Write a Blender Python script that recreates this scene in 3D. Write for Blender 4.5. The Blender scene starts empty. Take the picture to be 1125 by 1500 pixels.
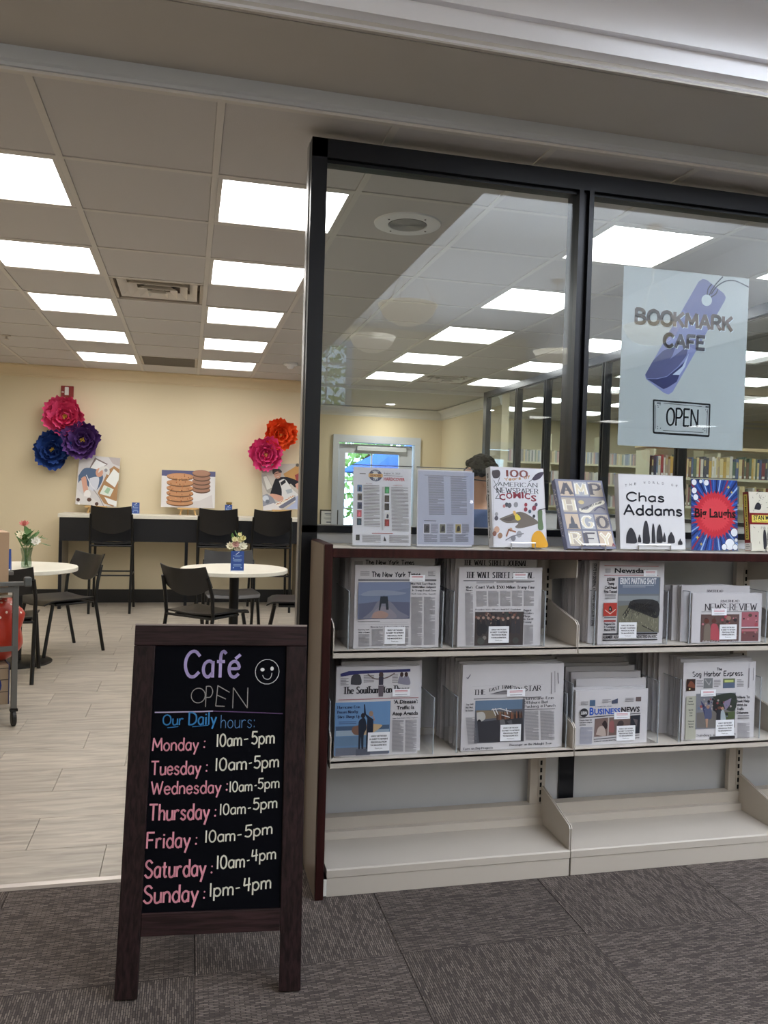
import bpy, bmesh, math, random
import numpy as np
from mathutils import Vector, Matrix, noise

# ---------------------------------------------------------------- camera
CAMZ = 1.39
F_PX = 1187.05
YAW, PITCH, ROLL = 0.237452, -0.0234445, 0.0299284
sc = bpy.context.scene
COL = sc.collection
fw = Vector((math.sin(YAW)*math.cos(PITCH), math.cos(YAW)*math.cos(PITCH), math.sin(PITCH)))
rt = Vector((math.cos(YAW), -math.sin(YAW), 0)); up = rt.cross(fw)
r2 = rt*math.cos(ROLL)+up*math.sin(ROLL); u2 = -rt*math.sin(ROLL)+up*math.cos(ROLL)
cd = bpy.data.cameras.new('camera'); cam = bpy.data.objects.new('camera', cd); COL.objects.link(cam)
cam.matrix_world = Matrix(((r2.x, u2.x, -fw.x, 0), (r2.y, u2.y, -fw.y, 0), (r2.z, u2.z, -fw.z, CAMZ), (0, 0, 0, 1)))
cd.sensor_fit = 'VERTICAL'; cd.sensor_height = 36; cd.sensor_width = 27; cd.lens = F_PX*36/1500
cd.clip_start = .05; cd.clip_end = 200
sc.camera = cam

# ---------------------------------------------------------------- world, lights, exposure
wd = bpy.data.worlds.new('world'); sc.world = wd; wd.use_nodes = True
bg = wd.node_tree.nodes['Background']; bg.inputs[0].default_value = (.62, .78, 1, 1); bg.inputs[1].default_value = 5.0
def area(name, loc, rot, sx, sy, power, color):
    l = bpy.data.lights.new(name, 'AREA'); l.shape = 'RECTANGLE'; l.size = sx; l.size_y = sy; l.energy = power; l.color = color
    o = bpy.data.objects.new(name, l); o.location = loc; o.rotation_euler = rot; COL.objects.link(o); return o
# reading room (behind and around the camera): added fixtureless area lights aim up, filling it by bounce
area('vault_bounce_fill', (3.6, .2, 3.15), (math.radians(180), 0, 0), 3.2, 3.5, 430, (.86, .92, 1))
area('vault_bounce_fill', (3.6, -4.2, 3.15), (math.radians(180), 0, 0), 3.2, 4, 230, (.86, .92, 1))
area('low_ceiling_fill', (-1.6, -.6, 2.5), (math.radians(180), 0, 0), 4, 3, 90, (.95, .96, 1))
sc.view_settings.view_transform = 'Standard'; sc.view_settings.look = 'None'; sc.view_settings.gamma = 1
sc.view_settings.use_curve_mapping = False; sc.view_settings.exposure = 0.0
sc.cycles.transparent_max_bounces = 32; sc.cycles.max_bounces = 8
sc.cycles.sample_clamp_indirect = 6
PANEL_GLOW = 9.6

# ---------------------------------------------------------------- helpers
def lin(c):
    c = c/255.; return c/12.92 if c <= .04045 else ((c+.055)/1.055)**2.4
def rgb(r, g, b): return (lin(r), lin(g), lin(b), 1)
MATS = {}
def mat(name, c, rough=.6, metal=0., spec=.5, var=0., bump=None, emit=0):
    if name in MATS: return MATS[name]
    m = bpy.data.materials.new(name); m.use_nodes = True; nt = m.node_tree; b = nt.nodes['Principled BSDF']
    col = rgb(*c); b.inputs['Base Color'].default_value = col; b.inputs['Roughness'].default_value = rough
    b.inputs['Metallic'].default_value = metal; b.inputs['Specular IOR Level'].default_value = spec
    if emit:
        b.inputs['Emission Color'].default_value = col; b.inputs['Emission Strength'].default_value = emit
    if var:
        n = nt.nodes.new('ShaderNodeTexNoise'); n.inputs['Scale'].default_value = 6
        tc = nt.nodes.new('ShaderNodeTexCoord'); nt.links.new(tc.outputs['Object'], n.inputs['Vector'])
        mp = nt.nodes.new('ShaderNodeMapRange'); mp.inputs['To Min'].default_value = 1-var; mp.inputs['To Max'].default_value = 1+var
        nt.links.new(n.outputs['Fac'], mp.inputs['Value'])
        hs = nt.nodes.new('ShaderNodeHueSaturation'); hs.inputs['Color'].default_value = col
        nt.links.new(mp.outputs['Result'], hs.inputs['Value']); nt.links.new(hs.outputs['Color'], b.inputs['Base Color'])
    if bump:
        n = nt.nodes.new('ShaderNodeTexNoise'); n.inputs['Scale'].default_value = bump[0]; n.inputs['Detail'].default_value = 4
        tc = nt.nodes.new('ShaderNodeTexCoord'); nt.links.new(tc.outputs['Object'], n.inputs['Vector'])
        bp = nt.nodes.new('ShaderNodeBump'); bp.inputs['Strength'].default_value = bump[1]; bp.inputs['Distance'].default_value = .01
        nt.links.new(n.outputs['Fac'], bp.inputs['Height']); nt.links.new(bp.outputs['Normal'], b.inputs['Normal'])
    MATS[name] = m; return m
def mat_glass(name, tint=(255, 255, 255), base=.04, rough=0.0):
    if name in MATS: return MATS[name]
    m = bpy.data.materials.new(name); m.use_nodes = True; nt = m.node_tree
    for n in list(nt.nodes):
        if n.type != 'OUTPUT_MATERIAL': nt.nodes.remove(n)
    out = [n for n in nt.nodes if n.type == 'OUTPUT_MATERIAL'][0]
    t = nt.nodes.new('ShaderNodeBsdfTransparent'); t.inputs[0].default_value = rgb(*tint)
    g = nt.nodes.new('ShaderNodeBsdfGlossy'); g.inputs['Roughness'].default_value = rough
    lw = nt.nodes.new('ShaderNodeLayerWeight'); lw.inputs['Blend'].default_value = .5
    p = nt.nodes.new('ShaderNodeMath'); p.operation = 'POWER'; p.inputs[1].default_value = 5
    ma = nt.nodes.new('ShaderNodeMath'); ma.operation = 'MULTIPLY_ADD'; ma.inputs[1].default_value = 1-base; ma.inputs[2].default_value = base
    mx = nt.nodes.new('ShaderNodeMixShader')
    nt.links.new(lw.outputs['Facing'], p.inputs[0]); nt.links.new(p.outputs[0], ma.inputs[0]); nt.links.new(ma.outputs[0], mx.inputs[0])
    nt.links.new(t.outputs[0], mx.inputs[1]); nt.links.new(g.outputs[0], mx.inputs[2]); nt.links.new(mx.outputs[0], out.inputs[0])
    MATS[name] = m; return m
def mat_print(name='print_ink', rough=.55):
    if name in MATS: return MATS[name]
    m = bpy.data.materials.new(name); m.use_nodes = True; nt = m.node_tree; b = nt.nodes['Principled BSDF']
    a = nt.nodes.new('ShaderNodeVertexColor'); a.layer_name = 'Col'; nt.links.new(a.outputs['Color'], b.inputs['Base Color'])
    b.inputs['Roughness'].default_value = rough; b.inputs['Specular IOR Level'].default_value = .25
    MATS[name] = m; return m
def mat_wood(name, c1, c2, rough=.5, scale=(1, 1, 12), ns=4.):
    if name in MATS: return MATS[name]
    m = bpy.data.materials.new(name); m.use_nodes = True; nt = m.node_tree; b = nt.nodes['Principled BSDF']
    tc = nt.nodes.new('ShaderNodeTexCoord'); mp = nt.nodes.new('ShaderNodeMapping'); mp.inputs['Scale'].default_value = scale
    n = nt.nodes.new('ShaderNodeTexNoise'); n.inputs['Scale'].default_value = ns; n.inputs['Detail'].default_value = 6; n.inputs['Distortion'].default_value = .6
    r = nt.nodes.new('ShaderNodeValToRGB'); r.color_ramp.elements[0].position = .35; r.color_ramp.elements[1].position = .68
    r.color_ramp.elements[0].color = rgb(*c1); r.color_ramp.elements[1].color = rgb(*c2)
    nt.links.new(tc.outputs['Object'], mp.inputs[0]); nt.links.new(mp.outputs[0], n.inputs['Vector']); nt.links.new(n.outputs['Fac'], r.inputs[0])
    nt.links.new(r.outputs[0], b.inputs['Base Color']); b.inputs['Roughness'].default_value = rough; b.inputs['Specular IOR Level'].default_value = .2
    bp = nt.nodes.new('ShaderNodeBump'); bp.inputs['Strength'].default_value = .15; bp.inputs['Distance'].default_value = .004
    nt.links.new(n.outputs['Fac'], bp.inputs['Height']); nt.links.new(bp.outputs['Normal'], b.inputs['Normal'])
    MATS[name] = m; return m

def link(name, me, m=None, parent=None, loc=None):
    o = bpy.data.objects.new(name, me)
    if m is not None and me is not None: me.materials.append(m)
    COL.objects.link(o)
    if loc: o.location = loc
    if parent: o.parent = parent
    return o
def empty(name, loc=(0, 0, 0), rz=0):
    o = bpy.data.objects.new(name, None); o.empty_display_size = .1; COL.objects.link(o); o.location = loc; o.rotation_euler = (0, 0, rz); return o
def tag(o, label=None, cat=None, group=None, kind=None):
    if label: o['label'] = label
    if cat: o['category'] = cat
    if group: o['group'] = group
    if kind: o['kind'] = kind
    return o
def thing(name, label, cat, loc=(0, 0, 0), rz=0, group=None): return tag(empty(name, loc, rz), label, cat, group)
def copy_tree(o, parent=None):
    c = o.copy(); COL.objects.link(c)
    if parent: c.parent = parent
    for ch in o.children: copy_tree(ch, c)
    return c

class MB:
    def __init__(s): s.bm = bmesh.new()
    def box(s, x0, x1, y0, y1, z0, z1, M=None, bev=0):
        vs = [s.bm.verts.new(v) for v in ((x0, y0, z0), (x1, y0, z0), (x1, y1, z0), (x0, y1, z0), (x0, y0, z1), (x1, y0, z1), (x1, y1, z1), (x0, y1, z1))]
        fs = [s.bm.faces.new([vs[i] for i in f]) for f in ((0, 3, 2, 1), (4, 5, 6, 7), (0, 1, 5, 4), (1, 2, 6, 5), (2, 3, 7, 6), (3, 0, 4, 7))]
        if bev:
            es = set(e for f in fs for e in f.edges)
            r = bmesh.ops.bevel(s.bm, geom=list(es), offset=bev, segments=2, affect='EDGES', profile=.5)
            vs = list(set(v for f in r['faces'] for v in f.verts))
        if M is not None: bmesh.ops.transform(s.bm, matrix=M, verts=vs)
        return s
    def tube(s, pts, r, n=8, cap=True, closed=False):
        pts = [Vector(p) for p in pts]; rs = r if isinstance(r, (list, tuple)) else [r]*len(pts); rings = []
        N = len(pts)
        for i, p in enumerate(pts):
            if closed: d = pts[(i+1) % N]-pts[i-1]
            else: d = (pts[min(i+1, N-1)]-pts[max(i-1, 0)])
            d.normalize(); a = Vector((0, 0, 1)) if abs(d.z) < .95 else Vector((1, 0, 0))
            x = d.cross(a).normalized(); y = d.cross(x)
            rings.append([s.bm.verts.new(p+(x*math.cos(t)+y*math.sin(t))*rs[i]) for t in [2*math.pi*k/n for k in range(n)]])
        for i in range(N if closed else N-1):
            A, B = rings[i], rings[(i+1) % N]
            for k in range(n): s.bm.faces.new((A[k], A[(k+1) % n], B[(k+1) % n], B[k]))
        if cap and not closed:
            s.bm.faces.new(rings[0]); s.bm.faces.new(rings[-1][::-1])
        return s
    def lathe(s, prof, n=32, c=(0, 0, 0)):
        c = Vector(c); rings = []
        for r, z in prof:
            if r < 1e-6: rings.append([s.bm.verts.new(c+Vector((0, 0, z)))])
            else: rings.append([s.bm.verts.new(c+Vector((r*math.cos(2*math.pi*k/n), r*math.sin(2*math.pi*k/n), z))) for k in range(n)])
        for A, B in zip(rings, rings[1:]):
            for k in range(n):
                if len(A) == 1 and len(B) == 1: break
                if len(A) == 1: s.bm.faces.new((A[0], B[k], B[(k+1) % n]))
                elif len(B) == 1: s.bm.faces.new((A[k], A[(k+1) % n], B[0]))
                else: s.bm.faces.new((A[k], A[(k+1) % n], B[(k+1) % n], B[k]))
        return s
    def prism(s, pts, axis, a0, a1):   # polygon extruded along an axis; pts are the other two coordinates
        def P(p, a):
            return {'x': (a, p[0], p[1]), 'y': (p[0], a, p[1]), 'z': (p[0], p[1], a)}[axis]
        A = [s.bm.verts.new(P(p, a0)) for p in pts]; B = [s.bm.verts.new(P(p, a1)) for p in pts]
        s.bm.faces.new(A); s.bm.faces.new(B[::-1])
        for i in range(len(pts)):
            j = (i+1) % len(pts); s.bm.faces.new((A[i], B[i], B[j], A[j]))
        return s
    def shell(s, nu, nv, f, t):   # f(u,v)->point, closed slab thickened by vector t
        t = Vector(t)
        A = [[s.bm.verts.new(Vector(f(i/nu, j/nv))) for j in range(nv+1)] for i in range(nu+1)]
        B = [[s.bm.verts.new(A[i][j].co+t) for j in range(nv+1)] for i in range(nu+1)]
        for i in range(nu):
            for j in range(nv):
                s.bm.faces.new((A[i][j], A[i+1][j], A[i+1][j+1], A[i][j+1])); s.bm.faces.new((B[i][j], B[i][j+1], B[i+1][j+1], B[i+1][j]))
        for i in range(nu):
            s.bm.faces.new((A[i][0], B[i][0], B[i+1][0], A[i+1][0])); s.bm.faces.new((A[i][nv], A[i+1][nv], B[i+1][nv], B[i][nv]))
        for j in range(nv):
            s.bm.faces.new((A[0][j], A[0][j+1], B[0][j+1], B[0][j])); s.bm.faces.new((A[nu][j], B[nu][j], B[nu][j+1], A[nu][j+1]))
        return s
    def mesh(s, name, smooth=False):
        bmesh.ops.recalc_face_normals(s.bm, faces=s.bm.faces)
        me = bpy.data.meshes.new(name); s.bm.to_mesh(me); s.bm.free()
        if smooth:
            for p in me.polygons: p.use_smooth = True
            me.set_sharp_from_angle(angle=math.radians(40))
        return me
    def build(s, name, m, parent=None, loc=None, smooth=False): return link(name, s.mesh(name, smooth), m, parent, loc)
def bx(name, m, x0, x1, y0, y1, z0, z1, parent=None, bev=0):
    """one box object whose origin is its own base centre"""
    cx, cy = (x0+x1)/2, (y0+y1)/2
    o = MB().box(x0-cx, x1-cx, y0-cy, y1-cy, 0, z1-z0, bev=bev).build(name, m, parent)
    o.location = (cx, cy, z0); return o
def struct(o): o['kind'] = 'structure'; return o

# ---------------------------------------------------------------- lettering: single-stroke alphabet
G = {
'A': (7, '0,0 3.5,10 7,0;1.3,3.6 5.7,3.6'), 'B': (6.4, '0,0 0,10;~0,10 3.6,9.9 5.4,7.8 3.8,5.5 0,5.4;~0,5.4 4.2,5.2 6.2,2.7 4.2,.1 0,0'),
'C': (6.6, '~6.6,8.2 4.6,9.9 2.2,9.5 .4,7 .2,3.6 1.8,.6 4.2,.1 6.4,1.8'), 'D': (6.8, '0,0 0,10;~0,10 3.4,9.8 6.2,7.8 6.8,5 6.2,2.2 3.4,.2 0,0'),
'E': (5.4, '5.4,10 0,10 0,0 5.4,0;0,5.2 4.4,5.2'), 'F': (5.2, '5.2,10 0,10 0,0;0,5.2 4.2,5.2'),
'G': (7, '~6.6,8.2 4.4,10 2,9.4 .3,7 .2,3.4 1.8,.5 4.4,0 6.6,1.6;6.6,1.4 6.6,4.6 4,4.6'), 'H': (6.4, '0,0 0,10;6.4,0 6.4,10;0,5.2 6.4,5.2'),
'I': (.8, '.4,0 .4,10'), 'J': (4.4, '4,10 4,2.8;~4,2.8 3.2,.4 1.4,0 0,1.8'), 'K': (6.2, '0,0 0,10;6,10 .2,4;2.2,6 6.2,0'), 'L': (5, '0,10 0,0 5,0'),
'M': (8, '0,0 .6,10 4,2.6 7.4,10 8,0'), 'N': (6.6, '0,0 0,10 6.6,0 6.6,10'), 'O': (7.4, '~3.7,10 1,8.6 0,5 1,1.4 3.7,0 6.4,1.4 7.4,5 6.4,8.6 3.7,10'),
'P': (5.8, '0,0 0,10;~0,10 3.8,9.9 5.8,7.4 4,4.8 0,4.6'), 'Q': (7.4, '~3.7,10 1,8.6 0,5 1,1.4 3.7,0 6.4,1.4 7.4,5 6.4,8.6 3.7,10;4.4,2.4 7.4,-.6'),
'R': (6.2, '0,0 0,10;~0,10 3.8,9.9 5.6,7.6 4,5.2 0,5;3,5 6.2,0'), 'S': (5.6, '~5.3,8.5 3.4,10 1.2,9.4 .5,7.4 2,5.7 4.4,4.4 5.5,2.6 4.4,.5 2,0 0,1.6'),
'T': (6.4, '0,10 6.4,10;3.2,10 3.2,0'), 'U': (6.4, '0,10 0,3.4;~0,3.4 .9,.7 3.2,0 5.5,.7 6.4,3.4;6.4,3.4 6.4,10'), 'V': (6.8, '0,10 3.4,0 6.8,10'),
'W': (9.6, '0,10 2.4,0 4.8,8.6 7.2,0 9.6,10'), 'X': (6.4, '0,10 6.4,0;0,0 6.4,10'), 'Y': (6.4, '0,10 3.2,4.8 6.4,10;3.2,4.8 3.2,0'), 'Z': (6, '0,10 6,10 0,0 6,0'),
'a': (4.6, '~4.4,5.4 2.6,6.2 .7,5.2 0,3 .7,.8 2.4,0 4.2,1.6;4.4,6 4.4,0'), 'b': (4.8, '0,10 0,0;~0,4.4 1.6,6 3.6,5.6 4.8,3 3.6,.4 1.6,0 0,1.4'),
'c': (4.4, '~4.4,4.9 2.6,6.1 .8,5.3 0,3 .8,.7 2.6,-.1 4.4,1.2'), 'd': (4.8, '~4.6,4.4 3,6 1.2,5.6 0,3 1.2,.4 3,0 4.6,1.6;4.7,10 4.7,0'),
'e': (4.6, '~.2,3.2 4.5,3.4 4.1,5.3 2.5,6.1 .7,5.2 0,3 .8,.7 2.6,-.1 4.4,1.1'), 'f': (3.6, '~3.8,9.2 2.8,10 1.7,9.2 1.4,7.4;1.4,7.6 1.4,0;0,6 3.2,6'),
'g': (4.6, '~4.4,5.2 2.6,6.2 .7,5.2 0,3.2 .7,1.2 2.4,.6 4.3,2;4.4,6 4.4,-1;~4.4,-1 3.8,-2.8 2.2,-3.2 .3,-2.2'), 'h': (4.4, '0,10 0,0;~0,4 1.4,5.8 3.2,5.9 4.3,4.2;4.3,4.3 4.3,0'),
'i': (.8, '.4,6 .4,0;.4,8.6 .4,8'), 'j': (1.6, '1.4,6 1.4,-2;~1.4,-2 .8,-3.2 -.6,-3;1.4,8.6 1.4,8'), 'k': (4.3, '0,10 0,0;4.1,6 .1,2.4;1.4,3.6 4.3,0'), 'l': (.8, '.4,10 .4,0'),
'm': (7.2, '0,6 0,0;~0,4.4 1.2,5.9 2.8,5.9 3.6,4.4;3.6,4.4 3.6,0;~3.6,4.4 4.8,5.9 6.4,5.9 7.2,4.4;7.2,4.4 7.2,0'), 'n': (4.4, '0,6 0,0;~0,4.2 1.4,5.9 3.2,5.9 4.3,4.2;4.3,4.3 4.3,0'),
'o': (4.8, '~2.4,6.1 .7,5.2 0,3 .7,.8 2.4,-.1 4.1,.8 4.8,3 4.1,5.2 2.4,6.1'), 'p': (4.8, '0,6 0,-3.4;~0,4.4 1.6,6 3.6,5.6 4.8,3 3.6,.4 1.6,0 0,1.4'),
'q': (4.8, '~4.6,4.4 3,6 1.2,5.6 0,3 1.2,.4 3,0 4.6,1.6;4.7,6 4.7,-3.4'), 'r': (3.4, '0,6 0,0;~0,3.8 1,5.6 2.4,6.1 3.4,5.6'),
's': (3.8, '~3.6,5.2 2.2,6.1 .7,5.6 .5,4.2 2,3.2 3.5,2.2 3.5,.8 1.9,-.1 0,.9'), 't': (3.4, '1.4,8.6 1.4,1.4;~1.4,1.4 2,.1 3.3,.4;0,6 3,6'),
'u': (4.4, '0,6 0,2;~0,2 .6,.2 2,-.1 3.6,.6 4.3,2;4.4,6 4.4,0'), 'v': (4.6, '0,6 2.3,0 4.6,6'), 'w': (6.8, '0,6 1.7,0 3.4,5.2 5.1,0 6.8,6'), 'x': (4.4, '0,6 4.4,0;0,0 4.4,6'),
'y': (4.6, '0,6 2.3,.4;4.6,6 1,-3.4'), 'z': (4.2, '0,6 4.2,6 0,0 4.2,0'), '0': (5.2, '~2.6,10 .7,8.6 0,5 .7,1.4 2.6,0 4.5,1.4 5.2,5 4.5,8.6 2.6,10'),
'1': (1.4, '.7,0 .7,10'), '2': (5, '~.2,8 1.6,9.9 4,9.6 4.8,7.4 3,3.8 0,0;0,0 5,0'), '3': (5, '~.3,9 2.6,10 4.6,8 2.2,5.4 4.9,3 3,.1 0,1'), '4': (5.4, '1,10 .4,4.4 5.4,5;4.2,10 4,0'),
'5': (5, '4.9,10 .8,10 .5,5.6;~.5,5.6 2.6,6.4 4.7,4.8 4.6,1.8 2.6,0 0,1'), '6': (5, '~4.4,9.8 1.4,7.4 0,3.4 1.2,.4 3.6,.2 5,2.8 3.6,5.4 .6,4.2'), '7': (5, '0,10 5,10 1.8,0'),
'8': (5, '~2.5,5.3 .4,7.6 2.5,10 4.6,7.6 2.5,5.3 0,2.6 2.5,0 5,2.6 2.5,5.3'), '9': (5, '~.6,.2 3.6,2.6 5,6.6 3.8,9.6 1.4,9.8 0,7.2 1.4,4.6 4.4,5.8'),
':': (1.4, '.6,6.2 .6,5.2;.6,1.4 .6,.4'), '-': (3.4, '.4,4.4 3,4.6'), '.': (1, '.5,.7 .5,0'), ',': (1, '.6,.7 .2,-1'), "'": (1, '.5,10 .5,8'), '&': (6, '~5.8,0 1.6,6.6 2,9.4 4,9 3.6,6.4 .4,3 1,.4 3.4,0 5.6,3.4'),
'$': (5.6, '~5.3,8.5 3.4,10 1.2,9.4 .5,7.4 2,5.7 4.4,4.4 5.5,2.6 4.4,.5 2,0 0,1.6;2.8,11 2.8,-1'), '\u00e9': (4.6, '~.2,3.2 4.5,3.4 4.1,5.3 2.5,6.1 .7,5.2 0,3 .8,.7 2.6,-.1 4.4,1.1;3,7.2 5,8.6'), ' ': (3, '')}
def catmull(P, k=3):
    o = []
    for i in range(len(P)-1):
        a, b, c, d = P[max(i-1, 0)], P[i], P[i+1], P[min(i+2, len(P)-1)]
        for j in range(k):
            t = j/k
            o.append(tuple(.5*(2*b[q]+(c[q]-a[q])*t+(2*a[q]-5*b[q]+4*c[q]-d[q])*t*t+(3*b[q]-a[q]-3*c[q]+d[q])*t**3) for q in (0, 1)))
    return o+[P[-1]]
def strokes(s):
    x = 0; out = []
    for ch in s:
        w, d = G.get(ch, G[' '])
        for st in d.split(';'):
            st = st.strip()
            if not st: continue
            sm = st[0] == '~'; pts = [tuple(float(v) for v in q.split(',')) for q in st.lstrip('~').split()]
            if sm: pts = catmull(pts)
            out.append([(px+x, py) for px, py in pts])
        x += w+1.9
    return out, max(x-1.9, 1)
_BF = {}
def bfont(s, bold):
    k = (s, bold)
    if k in _BF: return _BF[k]
    c = bpy.data.curves.new('lettering', 'FONT'); c.body = s; c.size = 1; c.fill_mode = 'FRONT'; c.resolution_u = 2; c.offset = .03 if bold else 0
    o = bpy.data.objects.new('lettering', c); COL.objects.link(o)
    me = bpy.data.meshes.new_from_object(o)
    vs = [(v.co.x, v.co.y) for v in me.vertices]; fs = [tuple(p.vertices) for p in me.polygons]
    bpy.data.objects.remove(o); bpy.data.curves.remove(c); bpy.data.meshes.remove(me)
    _BF[k] = (vs, fs); return _BF[k]

class Print:
    """flat print: coloured polygons laid over one another on a real surface, a tenth of a millimetre apart"""
    def __init__(s, step=.00006): s.v = []; s.f = []; s.c = []; s.L = 0; s.step = step; s.m = (0, 0, 1, 1, 0)
    def map(s, x0, y0, x1, y1, w, h): s.m = (x0, y1, w/(x1-x0), h/(y1-y0), 1); return s
    def quad(s, TL, TR, BR, BL, w, h):
        """page corners in the measuring frame -> metres on the page"""
        A = []; B = []
        for (x, y), (X, Y) in zip((TL, TR, BR, BL), ((0, h), (w, h), (w, 0), (0, 0))):
            A.append([x, y, 1, 0, 0, 0, -x*X, -y*X]); B.append(X); A.append([0, 0, 0, x, y, 1, -x*Y, -y*Y]); B.append(Y)
        s.H = list(np.linalg.solve(np.array(A, float), np.array(B, float)))+[1.]
        s.m = (0, 0, 1, 2*h/(BL[1]-TL[1]+BR[1]-TR[1]), 2); return s
    def P(s, x, y):
        if s.m[4] == 2:
            H = s.H; d = H[6]*x+H[7]*y+1; return ((H[0]*x+H[1]*y+H[2])/d, (H[3]*x+H[4]*y+H[5])/d)
        if s.m[4]: return ((x-s.m[0])*s.m[2], (s.m[1]-y)*s.m[3])
        return (x, y)
    def raw(s, pts, c):
        i = len(s.v); s.v += [(x, y, s.L*s.step) for x, y in pts]; s.f.append(tuple(range(i, i+len(pts)))); s.c.append(c)
    def up(s): s.L += 1; return s
    def poly(s, pts, c, smooth=False):
        s.up()
        if smooth: pts = catmull(list(pts)+[pts[0]], 4)[:-1]
        s.raw([s.P(*p) for p in pts], c); return s
    def rect(s, x0, y0, x1, y1, c):
        if s.m[4] == 2:
            a, b = s.P(x0, y0), s.P(x1, y1); s.up(); s.raw([a, (b[0], a[1]), b, (a[0], b[1])], c); return s
        return s.poly([(x0, y0), (x1, y0), (x1, y1), (x0, y1)], c)
    def rects(s, L, c):
        s.up()
        for x0, y0, x1, y1 in L: s.raw([s.P(*p) for p in ((x0, y0), (x1, y0), (x1, y1), (x0, y1))], c)
        return s
    def disc(s, x, y, r, c, ry=None, n=20):
        ry = r if ry is None else ry
        return s.poly([(x+r*math.cos(2*math.pi*k/n), y+ry*math.sin(2*math.pi*k/n)) for k in range(n)], c)
    def line(s, pts, w, c, smooth=False, mode='round', up=True):
        if up: s.up()
        if smooth: pts = catmull(list(pts), 4)
        s._str([s.P(*p) for p in pts], w*(abs(s.m[3]) if s.m[4] else 1), c, mode); return s
    def _str(s, q, w, c, mode):
        h = w/2
        for i, (a, b) in enumerate(zip(q, q[1:])):
            dx, dy = b[0]-a[0], b[1]-a[1]; l = math.hypot(dx, dy)
            if l < 1e-9: continue
            nx, ny = -dy/l, dx/l
            if mode == 'serif': k = h*(.32+.75*abs(dy/l)); ex = 0
            elif mode == 'black': k = h*(.28+.9*abs((dx*.707+dy*.707)/l)); ex = h*.3
            else: k = h; ex = h*.35
            ax, ay, bx_, by = a[0]-dx/l*ex, a[1]-dy/l*ex, b[0]+dx/l*ex, b[1]+dy/l*ex
            s.raw([(ax+nx*k, ay+ny*k), (ax-nx*k, ay-ny*k), (bx_-nx*k, by-ny*k), (bx_+nx*k, by+ny*k)], c)
        if mode == 'serif':
            for e, f in ((q[0], q[1]), (q[-1], q[-2])):
                if abs(f[1]-e[1]) > 2.2*abs(f[0]-e[0]) and abs(f[1]-e[1]) > 3*w:
                    s.raw([(e[0]-w*1.25, e[1]-h*.3), (e[0]+w*1.25, e[1]-h*.3), (e[0]+w*1.25, e[1]+h*.4), (e[0]-w*1.25, e[1]+h*.4)], c)
    def txt(s, t, x0, yb, x1, cap, c, font='sans', bold=False, wt=1.5, slope=0, slant=0):
        """text from x0 to x1 on baseline yb with capital height cap (in mapped units)"""
        s.up(); X0, Y0 = s.P(x0, yb); X1, _ = s.P(x1, yb); W = X1-X0; H = cap*(s.m[3] if s.m[4] else 1)
        sl = slope
        if font == 'sans':
            vs, fs = bfont(t, bold)
            if not vs: return s
            mn = min(v[0] for v in vs); mx = max(v[0] for v in vs); k = W/(mx-mn); i = len(s.v); z = s.L*s.step
            for x, y in vs:
                X = (x-mn)*k; s.v.append((X0+X+slant*y/.73*H, Y0+y/.73*H+sl*X, z))
            for f in fs: s.f.append(tuple(a+i for a in f)); s.c.append(c)
            return s
        st, w = strokes(t); kx = W/w; ky = H/10; wt *= {'serif': 1.45, 'black': 1.4}.get(font, 1)
        for q in st:
            s._str([(X0+x*kx+slant*y*ky, Y0+y*ky+sl*x*kx) for x, y in q], wt*ky, c, font)
        return s
    def cols(s, x0, y0, x1, y1, n, c=(92, 90, 92), pitch=7, seed=1, gap=.06, ink=.4):
        """columns of small type"""
        R = random.Random(seed); s.up(); cw = (x1-x0)/n; k = int((y1-y0)/pitch)
        for i in range(n):
            for j in range(k):
                a = x0+i*cw+cw*gap; b = x0+(i+1)*cw-cw*gap*(1 if R.random() > .15 else 3+5*R.random()); y = y0+j*pitch
                s.raw([s.P(*p) for p in ((a, y), (b, y), (b, y+pitch*ink), (a, y+pitch*ink))], c)
        return s
    def build(s, name, parent, O, U, V, N, rough=.55, mname='print_ink'):
        k = min(1, .0015/max(1e-9, s.L*s.step)); O, U, V, N = Vector(O), Vector(U), Vector(V), Vector(N)*k; vs = [O+U*x+V*y+N*z for x, y, z in s.v]
        me = bpy.data.meshes.new(name); me.from_pydata([tuple(v) for v in vs], [], s.f)
        a = me.color_attributes.new('Col', 'FLOAT_COLOR', 'CORNER'); buf = []
        for p in me.polygons:
            c = s.c[p.index]; col = [lin(c[0]), lin(c[1]), lin(c[2]), 1.]; buf += col*p.loop_total
        a.data.foreach_set('color', buf)
        return link(name, me, mat_print(mname, rough), parent)

# ================================================================ MATERIALS OF THE SETTING
M_wall = mat('cream_wall_paint', (226, 212, 180), .75, bump=(60, .03))
M_white = mat('white_trim_paint', (222, 220, 214), .5)
M_gyp = mat('grey_white_soffit_paint', (190, 185, 178), .7, var=.03)
M_tile = mat('ceiling_tile_fibre', (206, 203, 202), .9, bump=(220, .12))
M_tbar = mat('ceiling_grid_metal', (214, 210, 205), .5)
M_blackmetal = mat('black_anodised_frame', (14, 17, 26), .35, .3)
M_black = mat('black_plastic', (13, 13, 14), .45)
M_blacksteel = mat('black_powder_coat', (10, 10, 11), .4, .2)
M_beige = mat('beige_enamelled_steel', (186, 178, 168), .4, var=.02)
M_glass = mat_glass('partition_glass', (246, 250, 250), .035)
M_acryl = mat_glass('clear_acrylic', (250, 251, 252), .05)
M_mahog = mat_wood('dark_mahogany', (38, 17, 17), (58, 28, 26), .35, (14, 14, 1), 3)
M_laminate = mat('white_laminate', (226, 222, 208), .35)
M_paper = mat('newsprint', (186, 184, 188), .8, var=.04)
M_blind = mat('frosted_lower_panel', (204, 206, 210), .45, var=.03)

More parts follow.
